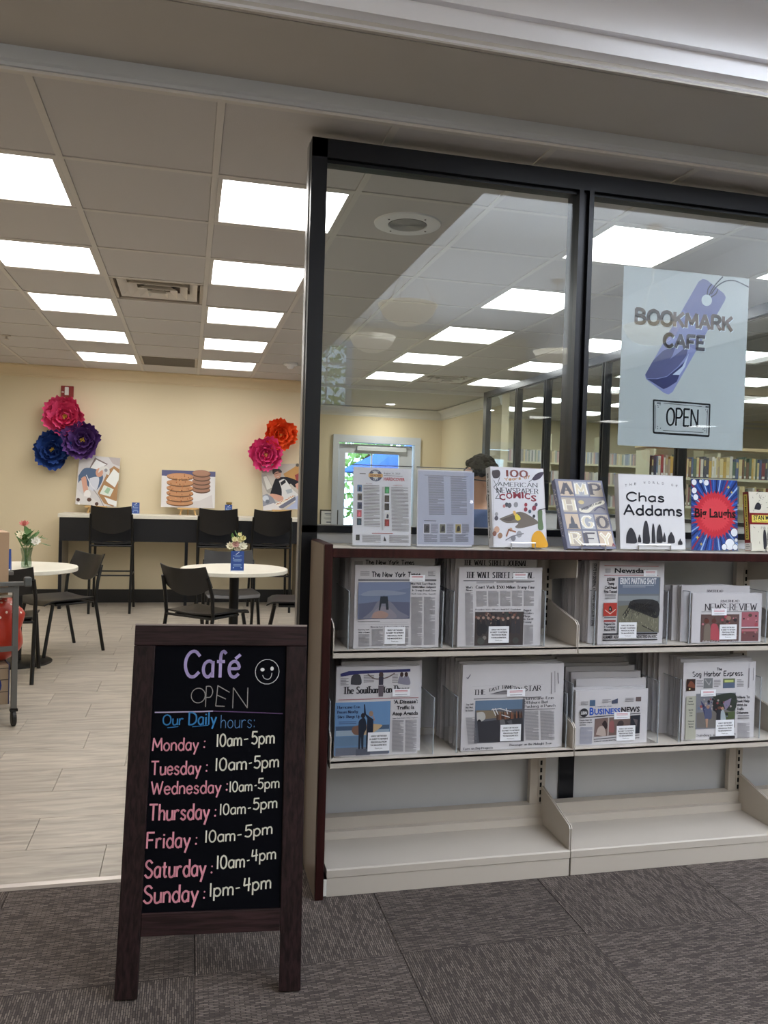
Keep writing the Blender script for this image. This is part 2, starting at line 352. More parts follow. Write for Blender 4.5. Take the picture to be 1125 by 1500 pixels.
def plank_mat():
    m = bpy.data.materials.new('vinyl_plank'); m.use_nodes = True; nt = m.node_tree; b = nt.nodes['Principled BSDF']
    tc = nt.nodes.new('ShaderNodeTexCoord'); oi = nt.nodes.new('ShaderNodeObjectInfo')
    ad = nt.nodes.new('ShaderNodeVectorMath'); ad.operation = 'ADD'
    cb = nt.nodes.new('ShaderNodeCombineXYZ'); mu = nt.nodes.new('ShaderNodeMath'); mu.operation = 'MULTIPLY'; mu.inputs[1].default_value = 40
    nt.links.new(oi.outputs['Random'], mu.inputs[0]); nt.links.new(mu.outputs[0], cb.inputs[2]); nt.links.new(mu.outputs[0], cb.inputs[0])
    nt.links.new(tc.outputs['Object'], ad.inputs[0]); nt.links.new(cb.outputs[0], ad.inputs[1])
    mp = nt.nodes.new('ShaderNodeMapping'); mp.inputs['Scale'].default_value = (1.2, 9, 1); nt.links.new(ad.outputs[0], mp.inputs[0])
    n = nt.nodes.new('ShaderNodeTexNoise'); n.inputs['Scale'].default_value = 3.2; n.inputs['Detail'].default_value = 5; n.inputs['Distortion'].default_value = .8
    nt.links.new(mp.outputs[0], n.inputs['Vector'])
    r = nt.nodes.new('ShaderNodeValToRGB'); r.color_ramp.elements[0].position = .3; r.color_ramp.elements[1].position = .75
    r.color_ramp.elements[0].color = rgb(142, 134, 124); r.color_ramp.elements[1].color = rgb(186, 177, 163)
    nt.links.new(n.outputs['Fac'], r.inputs[0])
    hs = nt.nodes.new('ShaderNodeHueSaturation'); mr = nt.nodes.new('ShaderNodeMapRange'); mr.inputs['To Min'].default_value = .93; mr.inputs['To Max'].default_value = 1.07
    nt.links.new(oi.outputs['Random'], mr.inputs['Value']); nt.links.new(mr.outputs[0], hs.inputs['Value']); nt.links.new(r.outputs[0], hs.inputs['Color'])
    nt.links.new(hs.outputs[0], b.inputs['Base Color']); b.inputs['Roughness'].default_value = .38
    bp = nt.nodes.new('ShaderNodeBump'); bp.inputs['Strength'].default_value = .12; bp.inputs['Distance'].default_value = .003
    nt.links.new(n.outputs['Fac'], bp.inputs['Height']); nt.links.new(bp.outputs[0], b.inputs['Normal'])
    return m
def carpet_mat():
    m = bpy.data.materials.new('loop_carpet'); m.use_nodes = True; nt = m.node_tree; b = nt.nodes['Principled BSDF']
    tc = nt.nodes.new('ShaderNodeTexCoord')
    ns = nt.nodes.new('ShaderNodeTexNoise'); ns.inputs['Scale'].default_value = 60; nt.links.new(tc.outputs['Object'], ns.inputs['Vector'])
    wob = nt.nodes.new('ShaderNodeMixRGB'); wob.inputs[0].default_value = .004; nt.links.new(tc.outputs['Object'], wob.inputs[1]); nt.links.new(ns.outputs['Color'], wob.inputs[2])
    br = nt.nodes.new('ShaderNodeTexBrick'); br.offset = .5; br.inputs['Scale'].default_value = 1; br.inputs['Brick Width'].default_value = .027; br.inputs['Row Height'].default_value = .0062
    br.inputs['Mortar Size'].default_value = .0014; br.inputs['Mortar Smooth'].default_value = .4; br.inputs['Bias'].default_value = -.1
    br.inputs['Color1'].default_value = rgb(76, 69, 66); br.inputs['Color2'].default_value = rgb(124, 114, 107); br.inputs['Mortar'].default_value = rgb(62, 57, 56)
    nt.links.new(wob.outputs[0], br.inputs['Vector'])
    n2 = nt.nodes.new('ShaderNodeTexNoise'); n2.inputs['Scale'].default_value = 5; nt.links.new(tc.outputs['Object'], n2.inputs['Vector'])
    mr = nt.nodes.new('ShaderNodeMapRange'); mr.inputs['To Min'].default_value = .85; mr.inputs['To Max'].default_value = 1.15; nt.links.new(n2.outputs['Fac'], mr.inputs['Value'])
    oi = nt.nodes.new('ShaderNodeObjectInfo'); m2 = nt.nodes.new('ShaderNodeMapRange'); m2.inputs['To Min'].default_value = .9; m2.inputs['To Max'].default_value = 1.1; nt.links.new(oi.outputs['Random'], m2.inputs['Value'])
    mm = nt.nodes.new('ShaderNodeMath'); mm.operation = 'MULTIPLY'; nt.links.new(mr.outputs[0], mm.inputs[0]); nt.links.new(m2.outputs[0], mm.inputs[1])
    hs = nt.nodes.new('ShaderNodeHueSaturation'); nt.links.new(mm.outputs[0], hs.inputs['Value']); nt.links.new(br.outputs['Color'], hs.inputs['Color'])
    nt.links.new(hs.outputs[0], b.inputs['Base Color']); b.inputs['Roughness'].default_value = .95; b.inputs['Specular IOR Level'].default_value = .1
    bp = nt.nodes.new('ShaderNodeBump'); bp.inputs['Strength'].default_value = .8; bp.inputs['Distance'].default_value = .004
    nt.links.new(br.outputs['Color'], bp.inputs['Height']); nt.links.new(bp.outputs[0], b.inputs['Normal'])
    return m

# ================================================================ SETTING: FLOORS
XL, XR, YB, YF = -3.5, 13.0, -11.5, 13.1       # outer limits of the building part that is modelled
TY = 2.94                                    # carpet meets the cafe floor
M_sub = mat('floor_screed', (96, 90, 84), .9)
floor = struct(bx('floor', M_sub, XL-.2, XR+.2, YB-.2, YF+.2, -.2, -.012))
fl = bpy.data.objects['floor']
def child_of(o, p):
    o.parent = p; o.matrix_parent_inverse = p.matrix_world.inverted() if False else Matrix.Translation(-p.location); return o
M_plank = plank_mat(); pm = {}
def slab(w, d, h, key, m, name):
    k = (key, round(w, 3), round(d, 3))
    if k not in pm:
        me = MB().box(-w/2, w/2, -d/2, d/2, 0, h, bev=.0012).mesh(name); me.materials.append(m); pm[k] = me
    return pm[k]
PW, PL = .3048, .61
row = 0; y = 3.256-.3048
while y < 10.0:
    y0 = max(y, TY+.035); y1 = min(y+PW, 10.03); off = (-.275 if row % 2 == 0 else -.565)+(.06 if row % 3 == 2 else 0)
    x = off-PL*5
    while x < 1.3:
        x0, x1 = max(x, XL), min(x+PL, 1.36)
        if x1-x0 > .05 and y1-y0 > .02:
            o = link('floor_plank', slab(x1-x0-.0016, y1-y0-.0016, .012, 'plank', M_plank, 'floor_plank')); o.location = ((x0+x1)/2, (y0+y1)/2, -.012); child_of(o, fl)
        x += PL
    y += PW; row += 1
M_carpet = carpet_mat()
i = 0; x = .66-.61*7
while x < 4.5:
    j = 0; y = 2.33-.61*5
    while y < 2.93:
        y1 = min(y+.61, TY-.002)
        if x+.61 > XL:
            o = link('carpet_tile', slab(.609, y1-y-.001, .012, 'carpet', M_carpet, 'carpet_tile')); o.location = (x+.305, (y+y1)/2, -.012)
            o.rotation_euler = (0, 0, math.pi/2 if (i+j) % 2 else math.pi) if abs(y1-y-.61) < .004 else (0, 0, math.pi); child_of(o, fl)
        y += .61; j += 1
    x += .61; i += 1
# carpet that stays out of the picture: behind the camera, and inside the cafe and library beyond the low panels
for nm, a in (('carpet_field', (XL, XR, YB, 2.33-.61*5)), ('carpet_field', (.66-.61*7+.61*13, XR, 2.33-.61*5, TY)), ('carpet_field', (1.36, XR, TY+.035, YF)), ('carpet_field', (XL, 1.36, 10.03, YF))):
    o = bx(nm, M_carpet, a[0], a[1], a[2], a[3], -.012, -.001); child_of(o, fl)
M_thr = mat('threshold_metal', (186, 178, 172), .35, .6)
th = struct(MB().prism([(TY-.004, 0), (TY+.004, .008), (TY+.03, .009), (TY+.04, .0)], 'x', XL, .42).build('trim_1', M_thr))

# ================================================================ SETTING: CEILINGS
ZC = 2.74; GX0, GPX, GY0, GPY = .08, .6275, 3.60, .645
LIGHT_COLS = (-4, -2, 0, 3, 5, 7, 9, 11); LIGHT_ROWS = (0, 2, 4, 6, 8); LIB_ROWS = (0, 2, 4, 6, 8, 10, 12)  # last two library rows are added to brighten the library back wall
M_plen = mat('plenum_dark', (40, 38, 36), .9)
ceil = struct(bx('ceiling', M_plen, XL-.2, XR+.2, 2.87, YF+.2, 2.95, 3.05))
tile_me = None
def t_tile(x0, x1, y0, y1):
    o = link('ceiling_tile', slab(x1-x0-.03, y1-y0-.03, .014, 'ct', M_tile, 'ceiling_tile')); o.location = ((x0+x1)/2, (y0+y1)/2, ZC-.004); child_of(o, ceil)
DIFF = (-1, 3); GRILLE = (-1, 8); SPK = (1, 0); DIFF2 = (4, 8)
xs = [XL]+[GX0+GPX*k for k in range(-5, 15)]; ys = [2.90]+[GY0+GPY*k for k in range(0, 16)]
for a in range(len(xs)-1):
    k = a-6
    for b_ in range(len(ys)-1):
        r = b_-1
        x0, x1, y0, y1 = xs[a], xs[a+1], ys[b_], ys[b_+1]
        if y1-y0 < .1 or x0 > 8.7: continue
        if x1 <= 1.34 and y0 > 9.9: continue
        if 1.30 < (x0+x1)/2 < 3.9 and y0 > 9.95: continue
        if (k in LIGHT_COLS and r in (LIB_ROWS if k >= 7 else LIGHT_ROWS) and not (k == -4 and r > 6)): continue
        if (k, r) in (DIFF, GRILLE, DIFF2): continue
        if y1 > 10.03 and x1 < 1.5: y1 = 10.03
        t_tile(x0, x1, y0, y1)
nx = 0
for k in range(-5, 15):
    x = GX0+GPX*k
    if x > XR: break
    y1 = 10.03 if x < 3.9 else YF
    o = bx('grid_bar', M_tbar, x-.014, x+.014, 2.89, y1, ZC-.009, ZC+.03); child_of(o, ceil)
for y in ys[1:]:
    xa = XL if y < 10.05 else 3.85
    o = bx('grid_bar', M_tbar, xa, XR, y-.014, y+.014, ZC-.0085, ZC+.03); child_of(o, ceil)
# edge channel above the partition, dropped trim and soffit of the beam, beam cornice facing the reading room
o = bx('edge_channel', M_tbar, XL, XR, 2.886, 2.91, ZC-.012, ZC+.03); child_of(o, ceil)
M_bluegrey = mat('soffit_edge_trim', (196, 200, 206), .45)
struct(MB().prism([(2.876, 2.738), (2.888, 2.738), (2.888, 2.80), (2.868, 2.80), (2.868, 2.757), (2.876, 2.75)], 'x', XL, XR).build('trim_2', M_bluegrey))
SZ = 2.80
struct(bx('ceiling_beam', M_gyp, XL, XR, 2.46, 2.885, SZ, 3.06))
prof = [(2.475, SZ-.001), (2.475, SZ+.001), (2.465, SZ), (2.455, SZ+.012), (2.468, SZ+.018), (2.468, SZ+.024), (2.452, SZ+.03), (2.44, SZ+.036), (2.43, SZ+.036), (2.43, SZ+.094)]
for t in range(0, 9):
    a = math.pi/2*t/8; prof.append((2.405-.155*(1-math.cos(a)), SZ+.094+.115*math.sin(a)))
prof += [(2.235, SZ+.209), (2.235, SZ+.245), (2.33, SZ+.245), (2.475, SZ+.245)]
struct(MB().prism(prof, 'x', XL, XR).build('trim_3', mat('daylit_cornice_paint', (242, 242, 247), .5), smooth=True))  # white trim paint lightened here to stand in for daylight on the cornice
# reading room: low flat ceiling left of x=1.6, tall bright vault right of it
M_vault = mat('vault_white_paint', (232, 233, 235), .8)
struct(bx('wall_above_beam', M_vault, XL, XR, 2.46, 2.56, 3.04, 4.2))
struct(bx('ceiling_low', mat('low_ceiling_paint', (182, 176, 166), .8), XL, 1.6, YB, 2.30, 3.12, 3.3))
VX, VY = 5.6, -7.0
struct(bx('ceiling_vault', M_vault, 1.5, VX+.1, VY-.1, 2.56, 4.1, 4.2))
struct(bx('wall_vault_left', M_vault, 1.5, 1.6, VY, 2.46, 3.3, 4.1)); struct(bx('wall_vault_right', M_vault, VX, VX+.1, VY, 2.46, 3.3, 4.1))
struct(bx('ceiling_low_right', bpy.data.materials['low_ceiling_paint'], VX, XR, YB, 2.30, 3.12, 3.3))

# ================================================================ SETTING: WALLS
struct(bx('wall_back', M_wall, XL-.2, 1.38, 10.05, 10.2, 0, ZC+.2))
struct(bx('wall_left', M_wall, XL-.2, XL, YB-.2, 12.4, 0, 4.2))
struct(bx('wall_alcove_left', M_wall, 1.28, 1.38, 10.2, 12.2, 0, ZC+.2))
o = MB(); o.box(1.28, 2.20, 12.2, 12.35, 0, 2.95); o.box(3.42, 3.95, 12.2, 12.35, 0, 2.95); o.box(2.20, 3.42, 12.2, 12.35, 2.16, 2.95)
struct(o.build('wall_alcove_back', M_wall))
struct(bx('wall_alcove_right', M_wall, 3.85, 3.95, 9.7, 12.2, 0, 2.95))
struct(bx('ceiling_alcove', M_gyp, 1.38, 3.85, 10.06, 12.2, 2.70, 2.95))
struct(bx('trim_4', M_white, 1.38, 3.85, 10.03, 10.06, 2.69, 2.75))
struct(bx('wall_library_back', mat('library_wall_paint', (232, 222, 192), .75), 3.95, XR+.2, YF, YF+.2, 0, 3.05))
struct(bx('wall_right', M_wall, XR, XR+.2, YB-.2, YF+.2, 0, 4.2))
struct(bx('wall_front', M_wall, XL-.2, XR+.2, YB-.2, YB, 0, 3.3))
w = MB(); w.box(1.5, 1.75, VY-.15, VY, 0, 4.1); w.box(2.55, VX+.1, VY-.15, VY, 0, 4.1); w.box(1.75, 2.55, VY-.15, VY, 0, 2.7); w.box(1.75, 2.55, VY-.15, VY, 3.85, 4.1)
struct(w.build('wall_vault_end', M_wall))
# crown mouldings
def crown(name, axis, a0, a1, wall, sgn, z0=2.60, z1=2.735, d=.10):
    p = [(wall, z0), (wall-sgn*.012, z0), (wall-sgn*.014, z0+.014), (wall-sgn*.026, z0+.02)]
    for t in range(6):
        a = math.pi/2*t/5; p.append((wall-sgn*(.026+(d-.045)*(1-math.cos(a))), z0+.024+(z1-z0-.04)*math.sin(a)))
    p += [(wall-sgn*d, z1-.014), (wall-sgn*d, z1), (wall, z1)]
    return struct(MB().prism(p, axis, a0, a1).build(name, mat('crown_paint', (226, 208, 172), .5) if wall == 10.05 else M_white, smooth=True))
crown('crown_back', 'x', XL, 1.38, 10.05, 1)
crown('crown_alcove_back', 'x', 1.38, 3.85, 12.2, 1, 2.555, 2.69, .11)
crown('crown_alcove_right', 'y', 9.7, 12.2, 3.85, 1, 2.555, 2.69, .11)
struct(bx('baseboard_back', M_black, XL, 1.38, 10.035, 10.05, 0, .155))

# door in the alcove
dr = struct(empty('door_1', (2.81, 12.2, 0)))
def rel(o, p): o.parent = p; o.location = o.location-p.location; return o
M_dw = mat('door_white_paint', (206, 212, 222), .4)
for a in ((2.12, 2.21, 12.16, 12.36, 0, 2.26), (3.41, 3.50, 12.16, 12.36, 0, 2.26), (2.21, 3.41, 12.16, 12.36, 2.15, 2.26)): rel(bx('door_casing', M_dw, *a), dr)
d = MB(); d.box(2.23, 2.33, 12.25, 12.30, .0, 2.13); d.box(3.18, 3.39, 12.25, 12.30, 0, 2.13); d.box(2.33, 3.18, 12.25, 12.30, 0, .3); d.box(2.33, 3.18, 12.25, 12.30, 1.99, 2.13)
o = d.build('door_frame', M_dw, dr); o.location = -dr.location
d = MB(); d.box(2.735, 2.755, 12.255, 12.295, .3, 1.99)
for z in (.72, 1.14, 1.56): d.box(2.33, 3.18, 12.255, 12.295, z-.01, z+.01)
o = d.build('muntin', M_dw, dr); o.location = -dr.location
rel(bx('door_glass', M_glass, 2.33, 3.18, 12.272, 12.278, .3, 1.99), dr)
rel(bx('door_closer', mat('closer_white', (214, 220, 228), .4), 2.5, 3.28, 12.19, 12.25, 2.03, 2.1, bev=.005), dr)
rel(bx('door_lock', M_blacksteel, 3.24, 3.3, 12.235, 12.25, .98, 1.1, bev=.004), dr)
# upper window in the reading room's end wall
wn = struct(empty('window_1', (2.15, VY, 2.7)))
M_wb = mat('window_white_blue', (196, 214, 236), .4)
for a in ((1.75, 1.81, VY-.12, VY+.03, 2.7, 3.85), (2.47, 2.55, VY-.12, VY+.03, 2.7, 3.85), (1.81, 2.47, VY-.12, VY+.03, 2.7, 2.76), (1.81, 2.47, VY-.12, VY+.03, 3.79, 3.85)): rel(bx('window_frame', M_wb, *a), wn)
for z in (3.12, 3.48): rel(bx('muntin', M_wb, 1.81, 2.47, VY-.08, VY-.05, z-.012, z+.012), wn)
rel(bx('muntin', M_wb, 2.13, 2.155, VY-.08, VY-.05, 2.76, 3.79), wn)
rel(bx('pane', M_glass, 1.81, 2.47, VY-.068, VY-.062, 2.76, 3.79), wn)
# outdoors: lawn, leafy trees, blue parasol
struct(bx('ground', mat('lawn', (120, 140, 84), .9), -14, 22, 12.4, 34, -.25, -.05)); struct(bx('ground_front', mat('lawn', (120, 140, 84)), -12, 16, -24, YB-.2, -.25, -.05))
M_leaf = mat('tree_leaves', (150, 186, 104), .7, var=.3); M_bark = mat('bark', (90, 74, 58), .9)
def tree(loc, h, r, seed, label):
    R = random.Random(seed); t = thing('leafy_tree', label, 'tree', loc)
    MB().tube([(0, 0, 0), (.05, 0, h*.4), (0, .1, h*.8)], [.16, .12, .04]).build('trunk', M_bark, t)
    bm = bmesh.new()
    for k in range(2600):
        v = Vector((R.gauss(0, 1), R.gauss(0, 1), R.gauss(0, 1))).normalized()*r*(R.random()**.4); v.z = v.z*1.15+h*.62
        if v.z < .2: continue
        a = Vector((R.gauss(0, 1), R.gauss(0, 1), R.gauss(0, 1))).normalized()*.11; b = a.cross(Vector((R.gauss(0, 1), R.gauss(0, 1), R.gauss(0, 1)))).normalized()*.06
        bm.faces.new([bm.verts.new(v+q) for q in (a, b, -a, -b)])
    me = bpy.data.meshes.new('crown'); bm.to_mesh(me); bm.free(); tag(link('leaf_crown', me, M_leaf, t), kind='stuff')
tree((4.1, 19.0, -.05), 4.6, 2.4, 1, 'leafy green tree seen through the glazed door at the far end'); tree((9.6, 20.5, -.05), 5.5, 2.6, 2, 'second leafy tree outdoors, farther right behind the glazed door')
tree((2.3, -14.8, -.05), 6.2, 2.6, 3, 'leafy tree whose reflection shows in the upper left of the partition glass')
um = thing('patio_umbrella', 'blue patio umbrella outdoors beyond the glazed door', 'umbrella', (4.0, 14.5, -.05))
MB().tube([(0, 0, 0), (0, 0, 2.35)], .025).build('pole', M_blacksteel, um)
MB().lathe([(1.35, 1.80), (1.34, 1.82), (.7, 2.15), (.02, 2.36), (0, 2.36)], 8).build('canopy', mat('umbrella_blue', (40, 110, 214), .7), um)

# ================================================================ GLASS PARTITIONS
def parti(name, u0, u1, mulls, face, dep, along='x', panel=True, u_end=None):
    """framed glazing from u0 to u1; face = near face coordinate, dep = frame depth"""
    p = struct(empty(name, (u0, face, 0) if along == 'x' else (face, u0, 0)))
    def B(nm, m, a, b, c, d, z0, z1, bev=0):
        o = bx(nm, m, a, b, c, d, z0, z1, bev=bev) if along == 'x' else bx(nm, m, c, d, a, b, z0, z1, bev=bev)
        return rel(o, p)
    B('top_rail', M_blackmetal, u0, u1, face, face+dep, 2.625, 2.694); B('top_bead', M_blackmetal, u0+.06, u1, face+.02, face+.036, 2.612, 2.625)
    B('sill_rail', M_blackmetal, u0, u1, face, face+dep, 1.235, 1.262)
    B('bottom_rail', M_blackmetal, u0, u1, face, face+dep, 0, .06)
    for a in mulls:
        B('mullion', M_blackmetal, a, a+.018, face, face+dep, 1.262, 2.625); B('mullion', M_blackmetal, a+.018, a+.044, face+.02, face+dep-.02, .06, 2.625); B('mullion', M_blackmetal, a+.044, a+.064, face, face+dep, 1.262, 2.625)
        B('lower_post', M_blackmetal, a, a+.064, face, face+dep, .06, 1.235)
    B('end_post', M_blackmetal, u0, u0+.058, face, face+dep, 0, 2.694)
    edges = [u0+.058]+[e for a in mulls for e in (a, a+.064)]+[u1]
    for a, b in zip(edges[::2], edges[1::2]):
        if b-a < .05: continue
        B('pane', M_glass, a, b, face+.03, face+.036, 1.262, 2.625)
        B('lower_panel', M_blind, a, b, face+.012, face+dep-.012, .06, 1.235)
    return p
FY = 3.0
parti('partition_1', .413, 6.85, [1.492, 2.565, 3.638, 4.711, 5.784, 6.786], FY, .105)
jm = struct(bx('trim_5', mat('brushed_jamb', (150, 150, 150), .35, .5), .409, .4135, FY+.045, FY+.1, 0, 2.69))
parti('partition_2', 3.12, 9.66, [4.30, 5.45, 6.62, 7.85, 8.62], 3.6, .07, along='y')
struct(bx('trim_6', M_blackmetal, 3.6, 3.67, 9.6, 9.7, 0, 2.694))

# ================================================================ CEILING FIXTURES
M_diff = bpy.data.materials.new('lit_diffuser'); M_diff.use_nodes = True
_b = M_diff.node_tree.nodes['Principled BSDF']; _b.inputs['Base Color'].default_value = (.9, .9, .86, 1)
_b.inputs['Emission Color'].default_value = (1, .975, .95, 1); _b.inputs['Emission Strength'].default_value = PANEL_GLOW
fr = MB(); W, D = GPX-.03, GPY-.03
for a in ((-W/2, W/2, -D/2, -D/2+.02), (-W/2, W/2, D/2-.02, D/2), (-W/2, -W/2+.02, -D/2+.02, D/2-.02), (W/2-.02, W/2, -D/2+.02, D/2-.02)): fr.box(*a, 0, .05)
fr_me = fr.mesh('frame'); fr_me.materials.append(M_tbar); df_me = MB().box(-W/2+.02, W/2-.02, -D/2+.02, D/2-.02, .012, .02).mesh('diffuser'); df_me.materials.append(M_diff)
colname = {-4: 'far left column', -2: 'left column over the round tables', 0: 'column beside the black partition post', 3: 'column over the display shelves', 5: 'column over the inner glass wall', 7: 'first library column beyond the inner glass', 9: 'second library column beyond the inner glass', 11: 'farthest right library column'}
rown = ['nearest', 'second nearest', 'middle', 'fourth', 'fifth', 'sixth', 'seventh']
for k in LIGHT_COLS:
    for ri, r in enumerate(LIB_ROWS if k >= 7 else LIGHT_ROWS):
        if k == -4 and r > 6: continue
        t = thing('ceiling_light', 'square lit ceiling panel, %s of the %s' % (rown[ri], colname[k]), 'ceiling light', (GX0+GPX*(k+.5), GY0+GPY*(r+.5), ZC-.008), group='recessed square light panels')
        link('frame', fr_me, None, t); link('diffuser', df_me, None, t)
# hall lights behind the camera; far row seen reflected, nearer ones added for light
for i, (x, y) in enumerate(((-2.9, -.6), (-.6, -.6), (-2.9, -3.2), (-.6, -3.2), (-2.9, -5.8), (-.6, -5.8), (7.1, -9.9), (8.9, -9.9), (11.1, -9.9), (7.1, -2), (9.2, -2))):
    t = thing('ceiling_light', 'square lit panel in the low reading room ceiling behind the viewpoint', 'ceiling light', (x, y, 3.08), group='reading room light panels')
    link('frame', fr_me, None, t); link('diffuser', df_me, None, t)
def cell(k, r): return (GX0+GPX*(k+.5), GY0+GPY*(r+.5), ZC-.006)
M_steelw = mat('painted_steel_warm', (190, 180, 168), .45, .1)
M_louv = mat('louvre_enamel', (236, 230, 222), .5)
def diffuser_vent(cr, label):
    t = thing('air_diffuser', label, 'air vent', cell(*cr))
    w = GPX/2-.015
    b = MB(); b.box(-w, w, -w, w, .09, .095); b.box(-w, w, -w, -w+.02, 0, .09); b.box(-w, w, w-.02, w, 0, .09); b.box(-w, -w+.02, -w, w, 0, .09); b.box(w-.02, w, -w, w, 0, .09)
    b.build('casing', M_steelw, t)
    for i, s in enumerate((.262, .196, .130, .066)):
        b = MB(); z0 = .012-.013*i; s3 = s-.052 if i < 3 else .03
        bm = b.bm; va = [bm.verts.new((x, y, z0)) for x, y in ((-s, -s), (s, -s), (s, s), (-s, s))]; vc = [bm.verts.new((x, y, z0+.038)) for x, y in ((-s3, -s3), (s3, -s3), (s3, s3), (-s3, s3))]
        for q in range(4): bm.faces.new((va[q], va[(q+1) % 4], vc[(q+1) % 4], vc[q]))
        if i == 3: bm.faces.new(vc)
        me = b.mesh('louvre'); o = link('louvre', me, M_louv, t); sm = o.modifiers.new('thick', 'SOLIDIFY'); sm.thickness = .003
    MB().lathe([(.13, .089), (.13, .05), (.12, .05), (.12, .089)], 24).build('duct_collar', M_black, t)
diffuser_vent(DIFF, 'square louvred air diffuser between the two rows of lit panels')
diffuser_vent(DIFF2, 'louvred air diffuser seen through the glass near the far wall')
t = thing('return_grille', 'flat grey perforated return air grille near the back wall', 'air vent', cell(*GRILLE))
bx('frame', M_steelw, -.295, .295, -.305, .305, 0, .012, t); o = bx('mesh_panel', mat('grille_grey', (120, 112, 104), .6), -.27, .27, -.28, .28, -.003, .001, t)
g = MB()
for q in range(24): g.box(-.27, .27, -.275+q*.0235, -.271+q*.0235, -.006, -.003)
tag(g.build('slats', mat('grille_slat', (150, 142, 132), .5), t), kind='stuff')
# loudspeaker
M_spw = mat('speaker_white', (244, 244, 246), .5)
t = thing('ceiling_speaker', 'round white ceiling loudspeaker with a perforated centre seen through the glass', 'speaker', (1.03, 3.94, ZC-.004))
MB().lathe([(.168, 0), (.165, -.007), (.15, -.011), (.098, -.009), (.096, -.004), (0, -.004)], 48).build('trim_ring', M_spw, t, smooth=True)
g = MB()
for q in range(11): g.lathe([(.008+q*.008, -.0105), (.0115+q*.008, -.0105), (.0115+q*.008, -.0085), (.008+q*.008, -.0085), (.008+q*.008, -.0105)], 32)
g.build('grille', mat('speaker_grille', (200, 200, 200), .5), t); MB().lathe([(0, -.004), (.095, -.0045), (.095, -.006), (0, -.006)], 32).build('cone', mat('speaker_cone', (70, 70, 74), .8), t)
sc_me = MB().lathe([(0, -.014), (.005, -.012), (.005, -.01)], 8).mesh('screw'); sc_me.materials.append(mat('screw_grey', (90, 90, 92), .4, .6))
for q in range(4):
    a = .5+q*math.pi/2; o = link('screw', sc_me, None, t); o.location = (.125*math.cos(a), .125*math.sin(a), 0)
# detectors, sprinklers, downlight
def det(x, y, label):
    t = thing('smoke_detector', label, 'smoke detector', (x, y, ZC-.006))
    MB().lathe([(.075, 0), (.075, -.018), (.062, -.026), (.045, -.03), (.03, -.052), (.022, -.06), (0, -.06)], 24).build('housing', M_spw, t, smooth=True)
det(1.02, 8.62, 'small white smoke detector on the ceiling left of the black partition post')
def sprk(x, y, label):
    t = thing('sprinkler', label, 'sprinkler', (x, y, ZC-.006))
    MB().lathe([(.04, 0), (.04, -.006), (.01, -.008), (.01, -.03), (.022, -.032), (.022, -.035), (0, -.035)], 16).build('head', M_steelw, t)
sprk(-1.66, 8.1, 'small sprinkler head in the ceiling at the far left')
sprk(3.0, 8.75, 'small sprinkler head beside the diffuser seen through the glass')
t = thing('downlight', 'small round recessed downlight in the alcove ceiling before the door', 'ceiling light', (2.86, 11.6, 2.70))
MB().lathe([(.085, 0), (.085, -.006), (.065, -.006), (.065, 0)], 24).build('trim_ring', M_spw, t); MB().lathe([(0, -.003), (.065, -.003), (.065, -.001), (0, -.001)], 24).build('lens', M_diff, t)
dl = bpy.data.lights.new('downlight_lamp', 'AREA'); dl.shape = 'DISK'; dl.size = .12; dl.energy = 11; dl.color = (1, .93, .82); dlo = bpy.data.objects.new('downlight_lamp', dl); COL.objects.link(dlo); dlo.location = (2.86, 11.6, 2.69)
# pendants of the reading room (they show as reflections in the glass)
M_alab = mat('alabaster_glass', (236, 226, 206), .35, emit=2.6)
for i, (x, y, z) in enumerate(((1.91, -1.14, 2.93), (2.05, -3.24, 3.03), (4.4, -1.14, 2.93), (4.4, -3.3, 3.03))):
    t = thing('bowl_pendant', 'alabaster bowl pendant %s' % ('reflected nearer and larger in the glass', 'reflected farther and smaller in the glass', 'over the reading room, front right', 'over the reading room, back right')[i], 'pendant light', (x, y, z), group='bowl pendants')
    MB().lathe([(0, 0), (.1, .008), (.18, .045), (.235, .1), (.262, .17), (.27, .17), (.275, .185), (.262, .185), (.25, .16), (.17, .055), (0, .02)], 32).build('bowl', M_alab, t, smooth=True)
    for q in range(3):
        a = q*2.094+.4; MB().tube([(.255*math.cos(a), .255*math.sin(a), .18), (.02*math.cos(a), .02*math.sin(a), .62)], .005, 6).build('suspension_rod', M_steelw, t)
    MB().tube([(0, 0, .6), (0, 0, 4.1-z-.03)], .01, 8).build('stem', M_steelw, t); MB().lathe([(0, 4.1-z), (.07, 4.1-z), (.07, 4.1-z-.02), (.03, 4.1-z-.05), (0, 4.1-z-.05)], 20).build('canopy', M_steelw, t)

# ================================================================ BAR COUNTER AND CAFE FURNITURE
t = thing('bar_counter', 'long white-topped bar counter with black apron along the cream wall', 'counter', (-.02, 9.77, 0))
bx('countertop', M_laminate, -1.37, 1.37, -.27, .275, 1.018, 1.058, t, bev=.003)
bx('apron', mat('counter_apron_black', (8, 10, 18), .4), -1.355, 1.365, -.25, -.225, .757, 1.018, t)
M_leg = mat('counter_leg_grey', (150, 142, 128), .5)
bx('support_panel', M_leg, -1.355, -1.325, -.225, .27, 0, 1.018, t); bx('support_panel', M_leg, 1.3, 1.33, -.225, .27, 0, 1.018, t)
bx('support_edge', M_blackmetal, -1.357, -1.323, -.25, -.225, 0, .757, t); bx('support_edge', M_blackmetal, -.005, .03, -.25, -.225, 0, .757, t); bx('support_edge', M_blackmetal, 1.298, 1.332, -.25, -.225, 0, .757, t)

